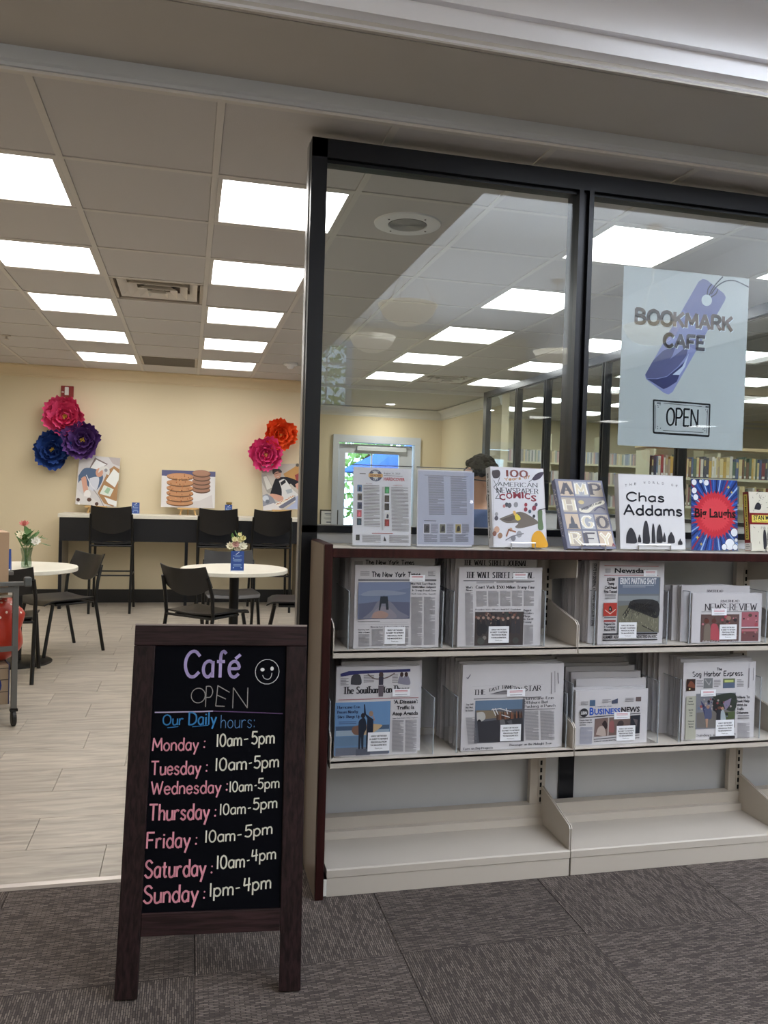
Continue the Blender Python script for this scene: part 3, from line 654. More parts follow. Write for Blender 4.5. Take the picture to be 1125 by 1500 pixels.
M_seat = mat('black_seat_plastic', (24, 23, 24), .42, bump=(500, .05))
def chair_meshes(sh, top, wide, d, taper):
    h = wide/2
    def back(u, v):
        a = 2*u-1; zb = sh+(.13 if top < .9 else .10)+.075*a*a; zt = top-.022*(1-a*a)+.002
        z = zb+(zt-zb)*v; ww = (h-.012)*(1-.05*v); return (a*ww, -d*.5-.015-.07*v-.045*(1-a*a)*(.5+.5*v), z)
    bk = MB().shell(14, 8, back, (0, .010, 0)).mesh('backrest', True)
    def seat(u, v):
        a = 2*u-1; y = -d/2+d*v; z = sh-.012*math.cos(a*1.4)*(1 if .1 < v < .9 else .4)-(.03*((v-.82)/.18)**2 if v > .82 else 0)+.008*abs(a)
        w_ = (h-.005)*(1-.10*(1-v)**2)*(1 if v < .85 else 1-.08*((v-.85)/.15)**2); return (a*w_, y, z)
    st = MB().shell(12, 12, seat, (0, 0, -.012)).mesh('seat', True)
    L = []
    for s in (-1, 1):
        L.append(MB().tube([(s*(h-.02), -d/2-.055-.22*taper, 0), (s*(h-.013), -d/2+.005, sh-.02), (s*(h-.010), -d/2-.012, sh+.14), (s*(h-.022), -d/2-.050, top-.09)], .0142, 8).mesh('leg', True))
        L.append(MB().tube([(s*(h-.01), d/2+.0+.1*taper, 0), (s*(h-.03), d/2-.07, sh-.028)], .0142, 8).mesh('leg', True))
    ap = MB().box(-h+.04, h-.04, -d/2+.06, d/2-.10, sh-.045, sh-.026, bev=.006).mesh('seat_pan')
    cr = MB().tube([(-h+.015, -d/2, sh-.03), (h-.015, -d/2, sh-.03)], .010).mesh('crossbar')
    return bk, st, L, ap, cr
CH = chair_meshes(.45, .81, .49, .44, .12); ST = chair_meshes(.76, 1.165, .46, .42, .18)
for S in (CH, ST):
    S[0].materials.append(M_seat); S[1].materials.append(M_seat); [m.materials.append(M_blacksteel) for m in S[2]]; S[3].materials.append(M_black); S[4].materials.append(M_blacksteel)
def seatfurn(name, S, label, cat, x, y, fx, fy, group, stool=False):
    t = thing(name, label, cat, (x, y, 0), math.atan2(-fx, fy), group)
    link('backrest', S[0], None, t); link('seat', S[1], None, t); [link('leg', m, None, t) for m in S[2]]; link('seat_pan', S[3], None, t); link('crossbar', S[4], None, t)
    if stool:
        MB().tube([(-.215, -.25, .41), (-.215, .225, .41), (.215, .225, .41), (.215, -.25, .41)], .009, closed=True).build('footrest', M_blacksteel, t)
    return t
seatfurn('side_chair', CH, 'black side chair with its backrest on the right side of the left round table', 'chair', -1.04, 7.12, -.79, -.61, 'black side chairs')
seatfurn('side_chair', CH, 'black side chair half hidden behind the cart, seen from behind', 'chair', -1.27, 6.22, -.10, 1, 'black side chairs')
seatfurn('side_chair', CH, 'black side chair turned with its back to us before the right round table', 'chair', .175, 6.40, .68, .73, 'black side chairs')
seatfurn('side_chair', CH, 'black side chair facing us behind the right round table, beyond the column', 'chair', .40, 7.45, 0.06, -1, 'black side chairs')
seatfurn('side_chair', CH, 'black side chair at the right of the round table, cut off by the partition post', 'chair', .90, 6.98, -1, .12, 'black side chairs')
seatfurn('bar_stool', ST, 'tall black bar stool at the left end of the counter, standing alone', 'bar stool', -.80, 9.44, 0, 1, 'black bar stools', True)
seatfurn('bar_stool', ST, 'middle tall black bar stool, behind the round table with the flowers', 'bar stool', .33, 9.44, 0, 1, 'black bar stools', True)
seatfurn('bar_stool', ST, 'tall black bar stool nearest the black partition post', 'bar stool', .93, 9.44, 0, 1, 'black bar stools', True)
def round_table(x, y, r, label):
    t = thing('round_table', label, 'table', (x, y, 0), group='round cafe tables')
    MB().lathe([(0, .742), (r-.004, .742), (r, .738), (r, .714), (r-.004, .71), (0, .71)], 64).build('tabletop', M_laminate, t)
    MB().lathe([(0, .71), (.12, .71), (.12, .70), (.038, .695), (.038, .02), (0, .02)], 24).build('column', M_blacksteel, t, smooth=True)
    MB().lathe([(0, .024), (.06, .024), (.255, .012), (.26, .008), (.26, 0), (0, 0)], 48).build('base', M_blacksteel, t, smooth=True)
round_table(-1.26, 6.70, .435, 'white round cafe table at the left carrying a glass vase of flowers')
round_table(.38, 6.68, .43, 'white round cafe table in the middle carrying a blue card and flowers')

# blue menu cards, vases, flowers on tables
M_bluecard = mat('blue_card', (28, 66, 140), .4)
def bluecard(x, y, z, label, rz=0, w=.085, h=.135):
    t = thing('menu_card', label, 'menu card', (x, y, z), rz, 'blue menu cards')
    b = MB(); b.prism([(-.028, 0), (.028, 0), (.004, h), (-.004, h)], 'x', -w/2, w/2); b.build('card', M_bluecard, t)
    p = Print(.0003); p.rect(-w/2, 0, w/2, h*.06, (226, 230, 236))
    p.line([(-.012, h*.84), (.0, h*.90), (.014, h*.96)], .004, (236, 240, 246))
    R = random.Random(4)
    for q, (yy, ww) in enumerate(((.78, .34), (.72, .2), (.6, .32), (.555, .36), (.51, .3), (.36, .3), (.315, .34), (.27, .28))): p.rects([(-w*ww, h*yy, w*ww, h*(yy+.018))], (150, 178, 220))
    p.disc(-w*.3, h*.66, .004, (220, 228, 240)); p.disc(w*.3, h*.2, .005, (150, 178, 220)); p.disc(-w*.3, h*.2, .005, (150, 178, 220))
    n = Vector((0, -h, .024)).normalized(); p.m = (0, 0, 1, 1, 0)
    p.build('card_print', t, Vector((0, -.028, 0))+n*.0003, (1, 0, 0), Vector((0, .024, h)).normalized(), n)
    return t
bluecard(-.59, 9.83, 1.058, 'blue menu card on the counter right of the leaning baker photograph')
bluecard(.47, 9.83, 1.058, 'blue menu card on the counter right of the cookie photograph')
bluecard(.385, 6.42, .742, 'blue menu card before the flowers on the right round table', w=.1, h=.16)
bluecard(-1.30, 6.42, .742, 'blue menu card on the left round table beside the vase', w=.09, h=.155)
M_stem = mat('flower_stem', (92, 128, 62), .6); M_lf = mat('leaf_green', (78, 116, 60), .6)
M_vase = mat_glass('vase_glass', (228, 236, 230), .08)
def petal_mesh(l, w, c, m, n=5):
    def f(u, v):
        a = 2*u-1; ww = w*math.sin(math.pi*min(.98, .12+.86*v))**.7
        return (a*ww, l*v, c*v*v*l+.15*w*a*a*math.sin(3*v))
    me = MB().shell(4, n, f, (0, 0, .0012)).mesh('petal', True); me.materials.append(m); return me
def bloom(parent, loc, R, m, n, tilt=(0, 0, 0), centre=None, layers=2):
    o = link('blossom', MB().lathe([(0, .25*R), (.22*R, .15*R), (.25*R, 0), (0, -.05*R)], 10).mesh('blossom'), centre or m, parent, loc)
    o.rotation_euler = tilt
    me = petal_mesh(R*.95, R*.24, .35, m)
    for L in range(layers):
        for k in range(n):
            p = link('petal', me, None, o); p.rotation_euler = (.25+.45*L, 0, 2*math.pi*(k+.5*L)/n); p.scale = (1, 1-.25*L, 1)
def fpot(x, y, z, label, kind):
    t = thing('flower_vase', label, 'flowers', (x, y, z)); R = random.Random(kind)
    if kind == 1:
        MB().lathe([(0, .004), (.034, .004), (.036, .03), (.03, .08), (.042, .15), (.0445, .15), (.032, .08), (.038, .03), (.036, 0), (0, 0)], 24).build('vase', M_vase, t, smooth=True)
        for k in range(7):
            a = k*.9; e = (.10*math.cos(a)+.01, .07*math.sin(a), .24+.05*R.random()); MB().tube([(.012*math.cos(a+2), .012*math.sin(a+2), .01), (.02*math.cos(a), .02*math.sin(a), .13), e], .0028, 6).build('stem', M_stem, t)
        lm = petal_mesh(.075, .02, .2, M_lf)
        for k in range(26):
            a = k*2.4; o = link('leaf', lm, None, t); o.location = (.05*math.cos(a)*R.random(), .04*math.sin(a), .16+.09*R.random()); o.rotation_euler = (R.uniform(-.2, 1), R.uniform(-.4, .4), a)
        bloom(t, (-.02, 0, .32), .045, mat('petal_rose', (196, 120, 112), .6), 9, (.5, .0, 0)); MB().tube([(0, 0, .15), (-.02, 0, .315)], .0028, 6).build('stem', M_stem, t)
        bloom(t, (-.035, -.03, .245), .04, mat('petal_cream', (236, 230, 206), .6), 9, (1.0, 0, 0)); bloom(t, (.07, -.03, .20), .045, mat('petal_white', (238, 236, 228), .6), 8, (1.1, .3, 0))
        for e in ((.13, -.01, .21), (.15, -.01, .16)):
            o = link('leaf', lm, None, t); o.location = (e[0]-.05, e[1], e[2]+.03); o.rotation_euler = (-.5, 0, -1.6)
    else:
        MB().lathe([(0, .004), (.026, .004), (.028, .13), (.031, .13), (.03, 0), (0, 0)], 24).build('vase', M_vase, t, smooth=True)
        for k, (dx, dz, r, c) in enumerate(((-.05, .185, .042, (238, 232, 206)), (.045, .185, .045, (240, 238, 222)), (-.01, .20, .038, (206, 166, 158)), (.02, .235, .035, (232, 226, 190)), (.045, .25, .03, (214, 206, 150)), (-.02, .24, .03, (226, 224, 180)), (.02, .28, .022, (226, 220, 170)), (.005, .165, .04, (236, 228, 208)))):
            bloom(t, (dx, -.01*(k % 3), dz), r, mat('petal_%s' % ('cream', 'ivory', 'blush', 'pale', 'straw', 'lime', 'butter', 'linen')[k], c, .6), 9, (1.0, dx*4, 0)); MB().tube([(0, 0, .03), (dx, -.01*(k % 3), dz)], .0025, 6).build('stem', M_stem, t)
        lm = petal_mesh(.06, .014, .2, M_lf)
        for k in range(12):
            a = k*2.4; o = link('leaf', lm, None, t); o.location = (.03*math.cos(a), .02, .15+.01*k); o.rotation_euler = (.9, 0, a)
fpot(-1.185, 6.62, .742, 'clear glass vase of pink and white flowers on the left round table', 1)
fpot(.385, 6.53, .742, 'small vase of cream flowers behind the blue card on the right round table', 2)
sj = thing('spice_jar', 'small dark jar behind the blue card beside the cookie photograph', 'jar', (.48, 9.93, 1.058))
MB().lathe([(0, 0), (.033, 0), (.033, .125), (.025, .14), (0, .14)], 20).build('jar', mat('dark_jar', (60, 48, 40), .3), sj, smooth=True); MB().lathe([(0, .14), (.036, .14), (.036, .165), (0, .165)], 20).build('lid', mat('brass_lid', (150, 124, 70), .35, .7), sj)

# paper flowers on the wall
def ruffle(l, w, seed):
    R = random.Random(seed); ph = R.random()*6
    def f(u, v):
        a = 2*u-1; ww = w*(.22+.95*math.sin(math.pi*(.08+.72*v))**.9); edge = 1+.06*math.sin(9*a+ph)*v
        return (a*ww, l*v*edge*(1-.16*a*a*v), l*(.12*v+.42*v*v-.16*math.sin(3.1*v))+.13*w*math.sin(7*a+ph)*v+.22*w*a*a*v)
    return MB().shell(10, 7, f, (0, 0, .0015)).mesh('petal', True)
def wallflower(x, z, R, c, label, seed, cc=(214, 178, 70), off=0.0):
    t = thing('paper_flower', label, 'paper flower', (x, 10.045-off, z), group='giant paper flowers on the wall'); t.rotation_euler = (math.pi/2, seed*.7, 0)
    rnd = random.Random(seed); m = mat('crepe_'+label.split()[1], c, .75, bump=(40, .4), var=.12)
    sets = ((7, 1.06, .46, .15), (6, .86, .42, .42), (5, .62, .36, .8), (6, .38, .24, 1.15))
    for n, L, Wd, tl in sets:
        mes = [ruffle(R*L, R*Wd, seed*7+k+int(L*100)) for k in range(2)]
        for q in mes: q.materials.append(m)
        for k in range(n):
            o = link('petal', mes[k % 2], None, t); o.rotation_euler = (tl*.55+rnd.uniform(-.08, .08), rnd.uniform(-.15, .15), 2*math.pi*k/n+L*3+rnd.uniform(-.12, .12)); s = rnd.uniform(.92, 1.08); o.scale = (s, s, s); o.location = (0, 0, .012+(1-L)*.03)
    g = MB(); rr = random.Random(seed+9)
    for k in range(16):
        a = rr.random()*6.28; d = rr.random()*R*.15; g.tube([(0, 0, .03), (d*math.cos(a), d*math.sin(a), R*.34+rr.random()*.02)], .006, 5)
    g.build('stamens', mat('stamen_%d_%d' % (cc[0], cc[2]), cc, .6), t); MB().lathe([(0, .0), (.05, 0), (.04, .04), (0, .05)], 12).build('backing', m, t)
wallflower(-1.41, 2.165, .225, (236, 84, 138), 'large rose-pink paper flower under the red fire alarm', 3)
wallflower(-1.53, 1.775, .215, (36, 70, 142), 'large navy paper flower, lowest left on the cream wall', 5)
wallflower(-1.20, 1.895, .21, (98, 62, 132), 'large purple paper flower overlapping the pink and navy ones', 8, off=.05)
wallflower(1.085, 2.065, .205, (250, 104, 44), 'large orange paper flower beside the black partition post', 11, (226, 150, 70))
wallflower(.905, 1.81, .205, (234, 78, 146), 'large magenta paper flower below the orange one', 14, (240, 190, 120), off=.05)

# fire alarm strobe
t = thing('fire_alarm', 'red rectangular fire alarm strobe high on the cream wall', 'fire alarm', (-1.39, 10.05, 2.39))
bx('plate', mat('alarm_red', (140, 34, 30), .4), -.068, .068, -.03, 0, 0, .13, t, bev=.004); bx('strobe', mat('strobe_lens', (226, 226, 220), .2), -.026, .018, -.052, -.03, .02, .115, t, bev=.006)
p = Print(.0003); p.txt('FIRE', -.06, .05, -.035, .012, (240, 236, 230), bold=True); p.build('lettering', t, (0, -.0305, 0), (1, 0, 0), (0, 0, 1), (0, -1, 0))

# photo boards on small easels
M_easel = mat('pale_easel_wood', (206, 168, 112), .6); M_canvas = mat('white_canvas', (214, 214, 212), .7)
def photo(x, z0, w, h, pr, label, rot=0, y=9.90):
    e = thing('tabletop_easel', 'small pale wooden easel holding the %s' % label[1], 'easel', (x, y, 1.058), group='tabletop easels')
    bx('ledge', M_easel, -.12, .12, -.035, .008, z0-1.058-.022, z0-1.058-.002, e)
    for s in (-.09, .09): MB().tube([(s, -.015, 0), (s*.8, .0, z0-1.058-.02)], .011, 6).build('leg', M_easel, e)
    MB().tube([(0, .08, 0), (0, .012, .2)], .008, 6).build('rear_leg', M_easel, e); MB().tube([(0, .012, .03), (0, .012, .22)], .009, 6).build('mast', M_easel, e)
    t = thing('photo_board', label[0], 'picture', (x, y-.02, z0)); t.rotation_euler = (math.radians(-6), rot, 0)
    bx('board', M_canvas, -w/2, w/2, 0, .018, 0, h, t)
    pr.build('photo_print', t, (-w/2, -.0005, 0), (1, 0, 0), (0, 0, 1), (0, -1, 0))
# baker leaning over a table (zoom window of 282 x 350)
p = Print(.0002).map(0, 0, 290, 350, .45, .575); p.rect(0, 0, 290, 350, (206, 204, 206))
p.poly([(110, 10), (205, 50), (150, 100), (75, 95)], (128, 116, 116)).poly([(120, 25), (195, 55), (140, 95), (85, 88)], (226, 228, 230)).poly([(205, 0), (290, 0), (290, 60), (240, 45)], (186, 178, 178))
p.poly([(150, 262), (215, 90), (250, 60), (290, 80), (290, 300), (270, 350), (200, 330)], (168, 130, 92)).poly([(200, 170), (250, 80), (290, 110), (290, 160), (268, 212)], (232, 236, 234)).poly([(165, 265), (190, 200), (262, 226), (240, 280)], (222, 230, 222)).poly([(195, 250), (215, 215), (240, 224), (225, 262)], (160, 196, 166))
p.poly([(5, 150), (40, 95), (100, 90), (150, 110), (180, 150), (150, 230), (110, 240), (30, 180), (10, 200)], (84, 104, 134), True).poly([(85, 160), (150, 150), (140, 240), (90, 235)], (206, 210, 222), True).line([(60, 140), (100, 210), (125, 230)], 5, (226, 228, 234), True)
p.poly([(25, 165), (55, 150), (70, 200), (85, 270), (60, 280), (45, 240)], (208, 160, 140), True).disc(78, 275, 24, (232, 230, 230), 30).disc(150, 115, 26, (206, 156, 134), 32).poly([(140, 120), (155, 75), (200, 70), (222, 95), (215, 130), (175, 95)], (216, 216, 214), True).disc(195, 95, 12, (150, 150, 156))
p.poly([(0, 240), (60, 290), (120, 300), (160, 330), (170, 350), (0, 350)], (214, 212, 212)).disc(18, 318, 13, (84, 62, 56)).disc(95, 312, 16, (90, 66, 58), 14).disc(150, 338, 13, (84, 62, 56)).line([(120, 240), (165, 290), (200, 350)], 5, (150, 146, 146)).poly([(200, 285), (290, 310), (290, 345), (230, 330)], (232, 234, 234)).disc(25, 345, 8, (240, 240, 240))
photo(-1.035, 1.145, .45, .575, p, ('photograph board of a baker in cap and apron reaching over a table, tilted', 'baker photograph'), rot=.05)
# cookies (window 340 x 235)
p = Print(.0002).map(0, 0, 340, 235, .62, .44); p.rect(0, 0, 340, 235, (220, 218, 218)).poly([(0, 0), (340, 0), (340, 34), (180, 34), (90, 40), (0, 36)], (92, 94, 130)); p.poly([(60, 215), (240, 190), (320, 150), (330, 235), (60, 235)], (206, 202, 202))
def stack(cx, w, tops, c, dc):
    for yy in reversed(tops):
        p.disc(cx, yy, w, tuple(int(a*.62) for a in c), 23).disc(cx-2, yy-5, w, c, 20)
    p.disc(cx-4, tops[0]-6, w*.86, dc, 15)
stack(252, 58, [18, 44, 70, 96, 120], (160, 122, 102), (172, 132, 110)); stack(118, 85, [42, 82, 116, 148, 180, 206], (190, 140, 102), (200, 150, 112))
RR = random.Random(7)
for k in range(70): p.disc(118+RR.uniform(-78, 78), RR.uniform(26, 215), RR.uniform(1.5, 4.5), RR.choice(((160, 96, 52), (214, 156, 106), (120, 70, 44))), n=6)
photo(.0, 1.147, .62, .437, p, ('photograph board of two tall stacks of brown cookies on a white table', 'cookie photograph'))
# man with a tray (window 500 x 590)
p = Print(.0002).map(0, 0, 490, 590, .46, .56); p.rect(0, 0, 490, 590, (190, 184, 176)); p.poly([(280, 130), (420, 50), (490, 0), (490, 230), (330, 220)], (190, 146, 92)).poly([(0, 0), (260, 0), (130, 150), (60, 140), (0, 100)], (176, 172, 166)).poly([(0, 130), (60, 130), (150, 330), (120, 390), (60, 360), (0, 230)], (160, 156, 150)).poly([(20, 160), (60, 150), (130, 300), (60, 330)], (206, 204, 198))
p.poly([(430, 150), (490, 120), (490, 260), (450, 250)], (150, 70, 70)).disc(470, 20, 22, (90, 86, 80)).poly([(100, 380), (150, 240), (190, 180), (280, 170), (360, 180), (480, 240), (430, 310), (360, 260), (300, 400), (180, 400)], (34, 34, 42), True)
p.poly([(220, 220), (300, 200), (380, 320), (470, 420), (400, 500), (260, 480), (250, 330)], (216, 216, 216), True).poly([(235, 240), (300, 200), (310, 240), (250, 280)], (40, 40, 48)).disc(205, 130, 48, (206, 160, 140), 60).poly([(140, 90), (150, 70), (220, 60), (260, 90), (255, 115), (200, 95), (150, 130)], (70, 66, 66), True).line([(160, 130), (200, 118), (240, 112)], 7, (50, 46, 50)).line([(195, 165), (225, 155)], 5, (236, 226, 220))
p.poly([(300, 340), (380, 320), (390, 370), (320, 390)], (170, 178, 186)).poly([(90, 400), (120, 380), (240, 410), (270, 450), (230, 490), (150, 450)], (204, 156, 138), True).poly([(430, 270), (480, 250), (490, 330), (450, 330)], (204, 156, 138), True)
p.poly([(0, 400), (60, 380), (130, 430), (200, 560), (150, 590), (0, 590)], (140, 144, 156)).disc(40, 440, 40, (196, 204, 214), 40).disc(60, 480, 26, (110, 116, 128)).poly([(120, 560), (420, 410), (430, 470), (260, 570)], (110, 112, 130)).poly([(130, 520), (400, 410), (420, 425), (180, 560)], (226, 222, 214))
for k in range(30): p.disc(180+k*7.6, 520-k*3.6+RR.uniform(-9, 9), 6, RR.choice(((190, 110, 70), (160, 70, 50), (220, 190, 150))), n=6)
p.poly([(0, 540), (140, 500), (240, 590), (0, 590)], (216, 214, 216)).poly([(430, 430), (490, 400), (490, 590), (280, 590), (420, 500)], (170, 180, 210))
photo(1.115, 1.15, .46, .56, p, ('photograph board of a man in cap and white apron holding a tray', 'tray photograph'), rot=-.06)
cf = thing('certificate_frame', 'small dark framed certificate on the alcove wall left of the door', 'picture frame', (2.09, 12.2, .84))
bx('frame', M_black, -.14, .14, -.02, 0, 0, .27, cf, bev=.003); bx('paper', mat('certificate_paper', (226, 228, 230), .6), -.12, .12, -.0215, -.0195, .02, .25, cf)
p = Print(.0003); p.rects([(-.07, .2, .07, .215), (-.05, .18, .05, .186), (-.08, .15, .08, .154), (-.08, .135, .07, .139), (-.06, .12, .06, .124), (-.04, .07, .04, .09)], (110, 120, 140)); p.build('certificate_print', cf, (0, -.022, 0), (1, 0, 0), (0, 0, 1), (0, -1, 0))

# ================================================================ DISPLAY SHELVING UNDER THE GLASS
SB = .395                                     # shelving is a thing standing before the partition
su = thing('newspaper_shelving', 'low beige steel newspaper shelving with dark wood end panel and ledge before the glass', 'shelving', (1.85, 2.84, 0))
def sb(nm, m, *a, bev=0): return rel(bx(nm, m, *a, bev=bev), su)
sb('end_panel', M_mahog, .449, .478, 2.685, 2.985, 0, 1.213, bev=.003)
sb('panel_face', mat('end_panel_laminate', (108, 95, 84), .45), .4465, .449, 2.69, 2.98, .004, 1.208)
sb('ledge', mat('ledge_laminate', (176, 168, 156), .45), .478, 3.22, 2.70, 2.985, 1.172, 1.198)
sb('ledge_edge', M_mahog, .478, 3.22, 2.685, 2.70, 1.168, 1.199, bev=.002)
M_back = mat('shelving_back_shadow', (120, 118, 116), .6)
BAYS = ((.490, 1.397), (1.400, 2.303), (2.306, 3.21))
slot_me = MB().box(-.004, .004, -.0012, .0, 0, .018).mesh('slot'); slot_me.materials.append(mat('slot_black', (6, 6, 7), .9))
for bi, (a, b) in enumerate(BAYS):
    u = sb('upright', M_beige, b-.05, b+.015, 2.962, 2.985, .0, 1.168)
    st_ = bx('slotted_strip', M_beige, -.010, .010, -.0135, -.0115, .1, 1.12, u); st_.location = (.012, -.013, .1)
    for q in range(34):
        o = link('slot', slot_me, None, u); o.location = (.012, -.0150, .12+q*.0295)
    for z in (.8225, .4445):
        s_ = sb('shelf', M_beige, a, b, 2.70, 2.96, z+.018, z+.0265)
        o = bx('shelf_lip', M_beige, -(b-a)/2, (b-a)/2, -.13, -.124, -.018, .0085, s_, bev=.0015); o.location = (0, -.127, -.018)
        o = bx('shelf_lip', M_beige, -(b-a)/2, (b-a)/2, .12, .13, 0, .035, s_); o.location = (0, .125, .0)
        for s, xx in ((1, a+.0), (-1, b-.004)):
            br = MB().prism([(2.703, z+.0), (2.703, z+.105), (2.72, z+.118), (2.96, z+.165), (2.96, z)], 'x', xx, xx+.004)
            o = br.build('shelf_bracket', M_beige, su); o.location = -su.location
    # base: kickplate, deep bottom shelf, raised back curb, low bracket
    sb('kickplate', M_beige, a+.002, b-.002, 2.702, 2.712, 0.002, .066)
    sh = MB().prism([(2.70, .068), (2.70, .092), (2.706, .096), (2.93, .098), (2.935, .125), (2.952, .128), (2.952, .172), (2.985, .176), (2.985, .068)], 'x', a, b)
    o = sh.build('base_shelf', M_beige, su); o.location = -su.location
    for xx in ((a, b-.004) if bi else (b-.004,)):
        br = MB().prism([(2.704, .096), (2.704, .175), (2.712, .185), (2.955, .245), (2.955, .1)], 'x', xx, xx+.004)
        o = br.build('base_bracket', M_beige, su); o.location = -su.location
    br = MB().prism([(2.72, 1.168), (2.72, 1.10), (2.955, 1.07), (2.955, 1.168)], 'x', b-.004, b); o = br.build('ledge_bracket', M_beige, su); o.location = -su.location
sb('end_clip', M_white, .479, .491, 2.700, 2.706, .006, .062)

# ---------------------------------------------------------------- newspapers
def paper_mesh(w, h, t, seed, flat=True, wob=.004):
    R = random.Random(seed); b = MB(); n = 3
    for L in range(n):
        y0 = t*L/n; dw = R.uniform(0, .006) if L else 0; dh = R.uniform(-.006, .0) if L else 0; ph = R.random()*6
        am = 0 if (flat and L == 0) else wob*.4
        def f(u, v, y0=y0, dw=dw, dh=dh, ph=ph, am=am):
            x = dw+(w-dw)*u; z = (h+dh)*v
            rounded = .004*(max(0, 1-u*14)**2+max(0, 1-(1-u)*14)**2)
            return (x, y0+rounded+am*math.sin(5*u+ph+3*v)*v+.25*am, z+(.003*math.sin(7*u+ph)*v if not flat or L else .0015*math.sin(6*u)*(v > .99)))
        b.shell(8, 5, f, (0, t/n*.72, 0))
    me = b.mesh('newspaper', True); me.materials.append(M_paper); return me
INK = (44, 44, 50); GR = (112, 110, 114); PH = (90, 90, 94)
def sticker(parent, x, z, w=.068, h=.058, rot=0, y=-.0022):
    s = MB().box(-w/2, w/2, -.0004, 0, 0, h).build('notice_sticker', mat('white_sticker', (224, 226, 232), .5), parent); s.location = (x, y, z)
    p = Print()
    for i, (tx, k) in enumerate((('KINDLY USE THE SIGN', .36), ('IN SHEET TO RETRIEVE', .42), ('PERIODICALS FROM', .36), ('THE MAGAZINE BOX.', .38))): p.txt(tx, -w*k, h*(.76-.16*i), w*k, h*.085, INK, bold=True)
    p.txt('Thank you.', -w*.18, h*.12, w*.18, h*.07, INK)
    p.build('sticker_print', s, (0, -.0006, 0), (1, 0, 0), (0, 0, 1), (0, -1, 0)); return s
def redtag(parent, x, z, w=.056, h=.024, y=-.0022):
    s = MB().box(-w/2, w/2, -.0004, 0, 0, h).build('subscription_sticker', mat('white_sticker', (224, 226, 232), .5), parent); s.location = (x, y, z)
    p = Print()
    for i in range(2): p.rects([(-w*.36, h*(.72-.17*i), w*.36, h*(.8-.17*i))], (196, 120, 130))
    p.rects([(-w*.34, h*.2, w*.34, h*.26)], (120, 120, 130)); p.build('sticker_print', s, (0, -.0006, 0), (1, 0, 0), (0, 0, 1), (0, -1, 0))
HOLD = {}
def newsstack(x0, w, h, z, n, pr, title, words, tops, dxs, yf=2.732, dep=.22, hold=True, hh=.2, stk=None, tg=None, second=None, tilt=0):
    """n folded papers standing one behind another; the front one carries its front page"""
    t = dep/n; grp = 'folded %s behind the front one' % words
    for i in range(n):
        front = i == 0
        sd = len(title)*3+i
        me = paper_mesh(w*(1 if front else .985), h+(0 if front else tops[min(i, len(tops)-1)]), t*.85, sd, True)
        o = link('newspaper', me); o.location = (x0+(0 if front else dxs[min(i, len(dxs)-1)]), yf+i*t, z+.001)
        o.rotation_euler = (-.012, 0 if front else random.Random(sd).uniform(-.006, .006), 0)
        if front: tag(o, 'front %s newspaper, %s' % (title, words.split('|')[1]), 'newspaper', grp.split('|')[0]+'copies'); fo = o
        else:
            tag(o, '%s folded paper from the front in the %s stack' % (('second', 'third', 'fourth', 'fifth', 'sixth', 'seventh', 'eighth', 'ninth')[i-1], title), 'newspaper', grp.split('|')[0]+'copies')
            if i == 1 and second: second(o, h+tops[1])
    pr.build('front_page', fo, (0, -.0006, 0), (1, 0, 0), (0, 0, 1), (0, -1, 0))
    if stk: sticker(fo, *stk)
    if tg: redtag(fo, *tg)
    if hold:
        xa, xb = x0-.022, x0+w+max(0, max(dxs))+.008
        k = thing('acrylic_holder', 'clear acrylic holder around the %s stack' % title, 'newspaper holder', ((xa+xb)/2, yf+.11, z), group='clear acrylic newspaper holders')
        W2 = (xb-xa)/2; dy = dep/2+.012
        for s in (-1, 1):
            g = MB().box(s*W2-.0015, s*W2+.0015, -dy, dy, 0, hh).build('side_wall', M_acryl, k)
            e = MB(); e.box(s*W2-.0018, s*W2+.0018, -dy-.001, -dy+.001, 0, hh); e.box(s*W2-.0018, s*W2+.0018, -dy, dy, hh-.001, hh+.001); e.build('polished_edge', mat('acrylic_edge', (150, 156, 162), .2), g)
        MB().box(-W2+.0015, W2-.0015, -dy, dy, 0, .0008).build('floor_plate', M_acryl, k)
Z1, Z2 = .849, .471
# The New York Times
p = Print().quad((205, 128), (1035, 140), (1015, 930), (185, 930), .308, .288)
p.txt('The New York Times', 362, 240, 835, 46, INK, 'black', wt=1.5).cols(245, 190, 345, 240, 1, GR, 11, 3).cols(905, 190, 985, 245, 1, GR, 9, 4).rect(230, 266, 990, 269, PH).rect(230, 278, 990, 280, PH)
p.rect(232, 292, 730, 650, (104, 114, 138)).poly([(232, 292), (730, 292), (730, 350), (480, 400), (232, 420)], (112, 122, 148)).poly([(250, 410), (330, 378), (460, 368), (600, 384), (700, 400), (600, 420), (300, 424)], (126, 134, 152), True).poly([(232, 500), (420, 480), (730, 490), (730, 650), (232, 650)], (88, 92, 112)).poly([(270, 640), (360, 570), (410, 490), (470, 460), (550, 490), (620, 570), (710, 640)], (112, 112, 126), True).poly([(340, 640), (420, 540), (520, 540), (600, 640)], (126, 122, 132), True)
p.poly([(360, 640), (380, 590), (450, 570), (520, 600), (490, 640)], (150, 124, 116), True).poly([(445, 430), (515, 430), (525, 560), (500, 560), (495, 500), (455, 500), (440, 570), (428, 560)], (44, 50, 58)).line([(478, 425), (480, 500)], 6, (44, 50, 58)).line([(440, 470), (520, 470)], 5, (44, 50, 58))
for tx, y in (('New York Court Rejects', 318), ('$500 Million Judgment', 350), ('In Trump Fraud Case', 383)): p.txt(tx, 745 if y < 330 else 755, y, 985, 17, INK, 'serif', wt=1.6)
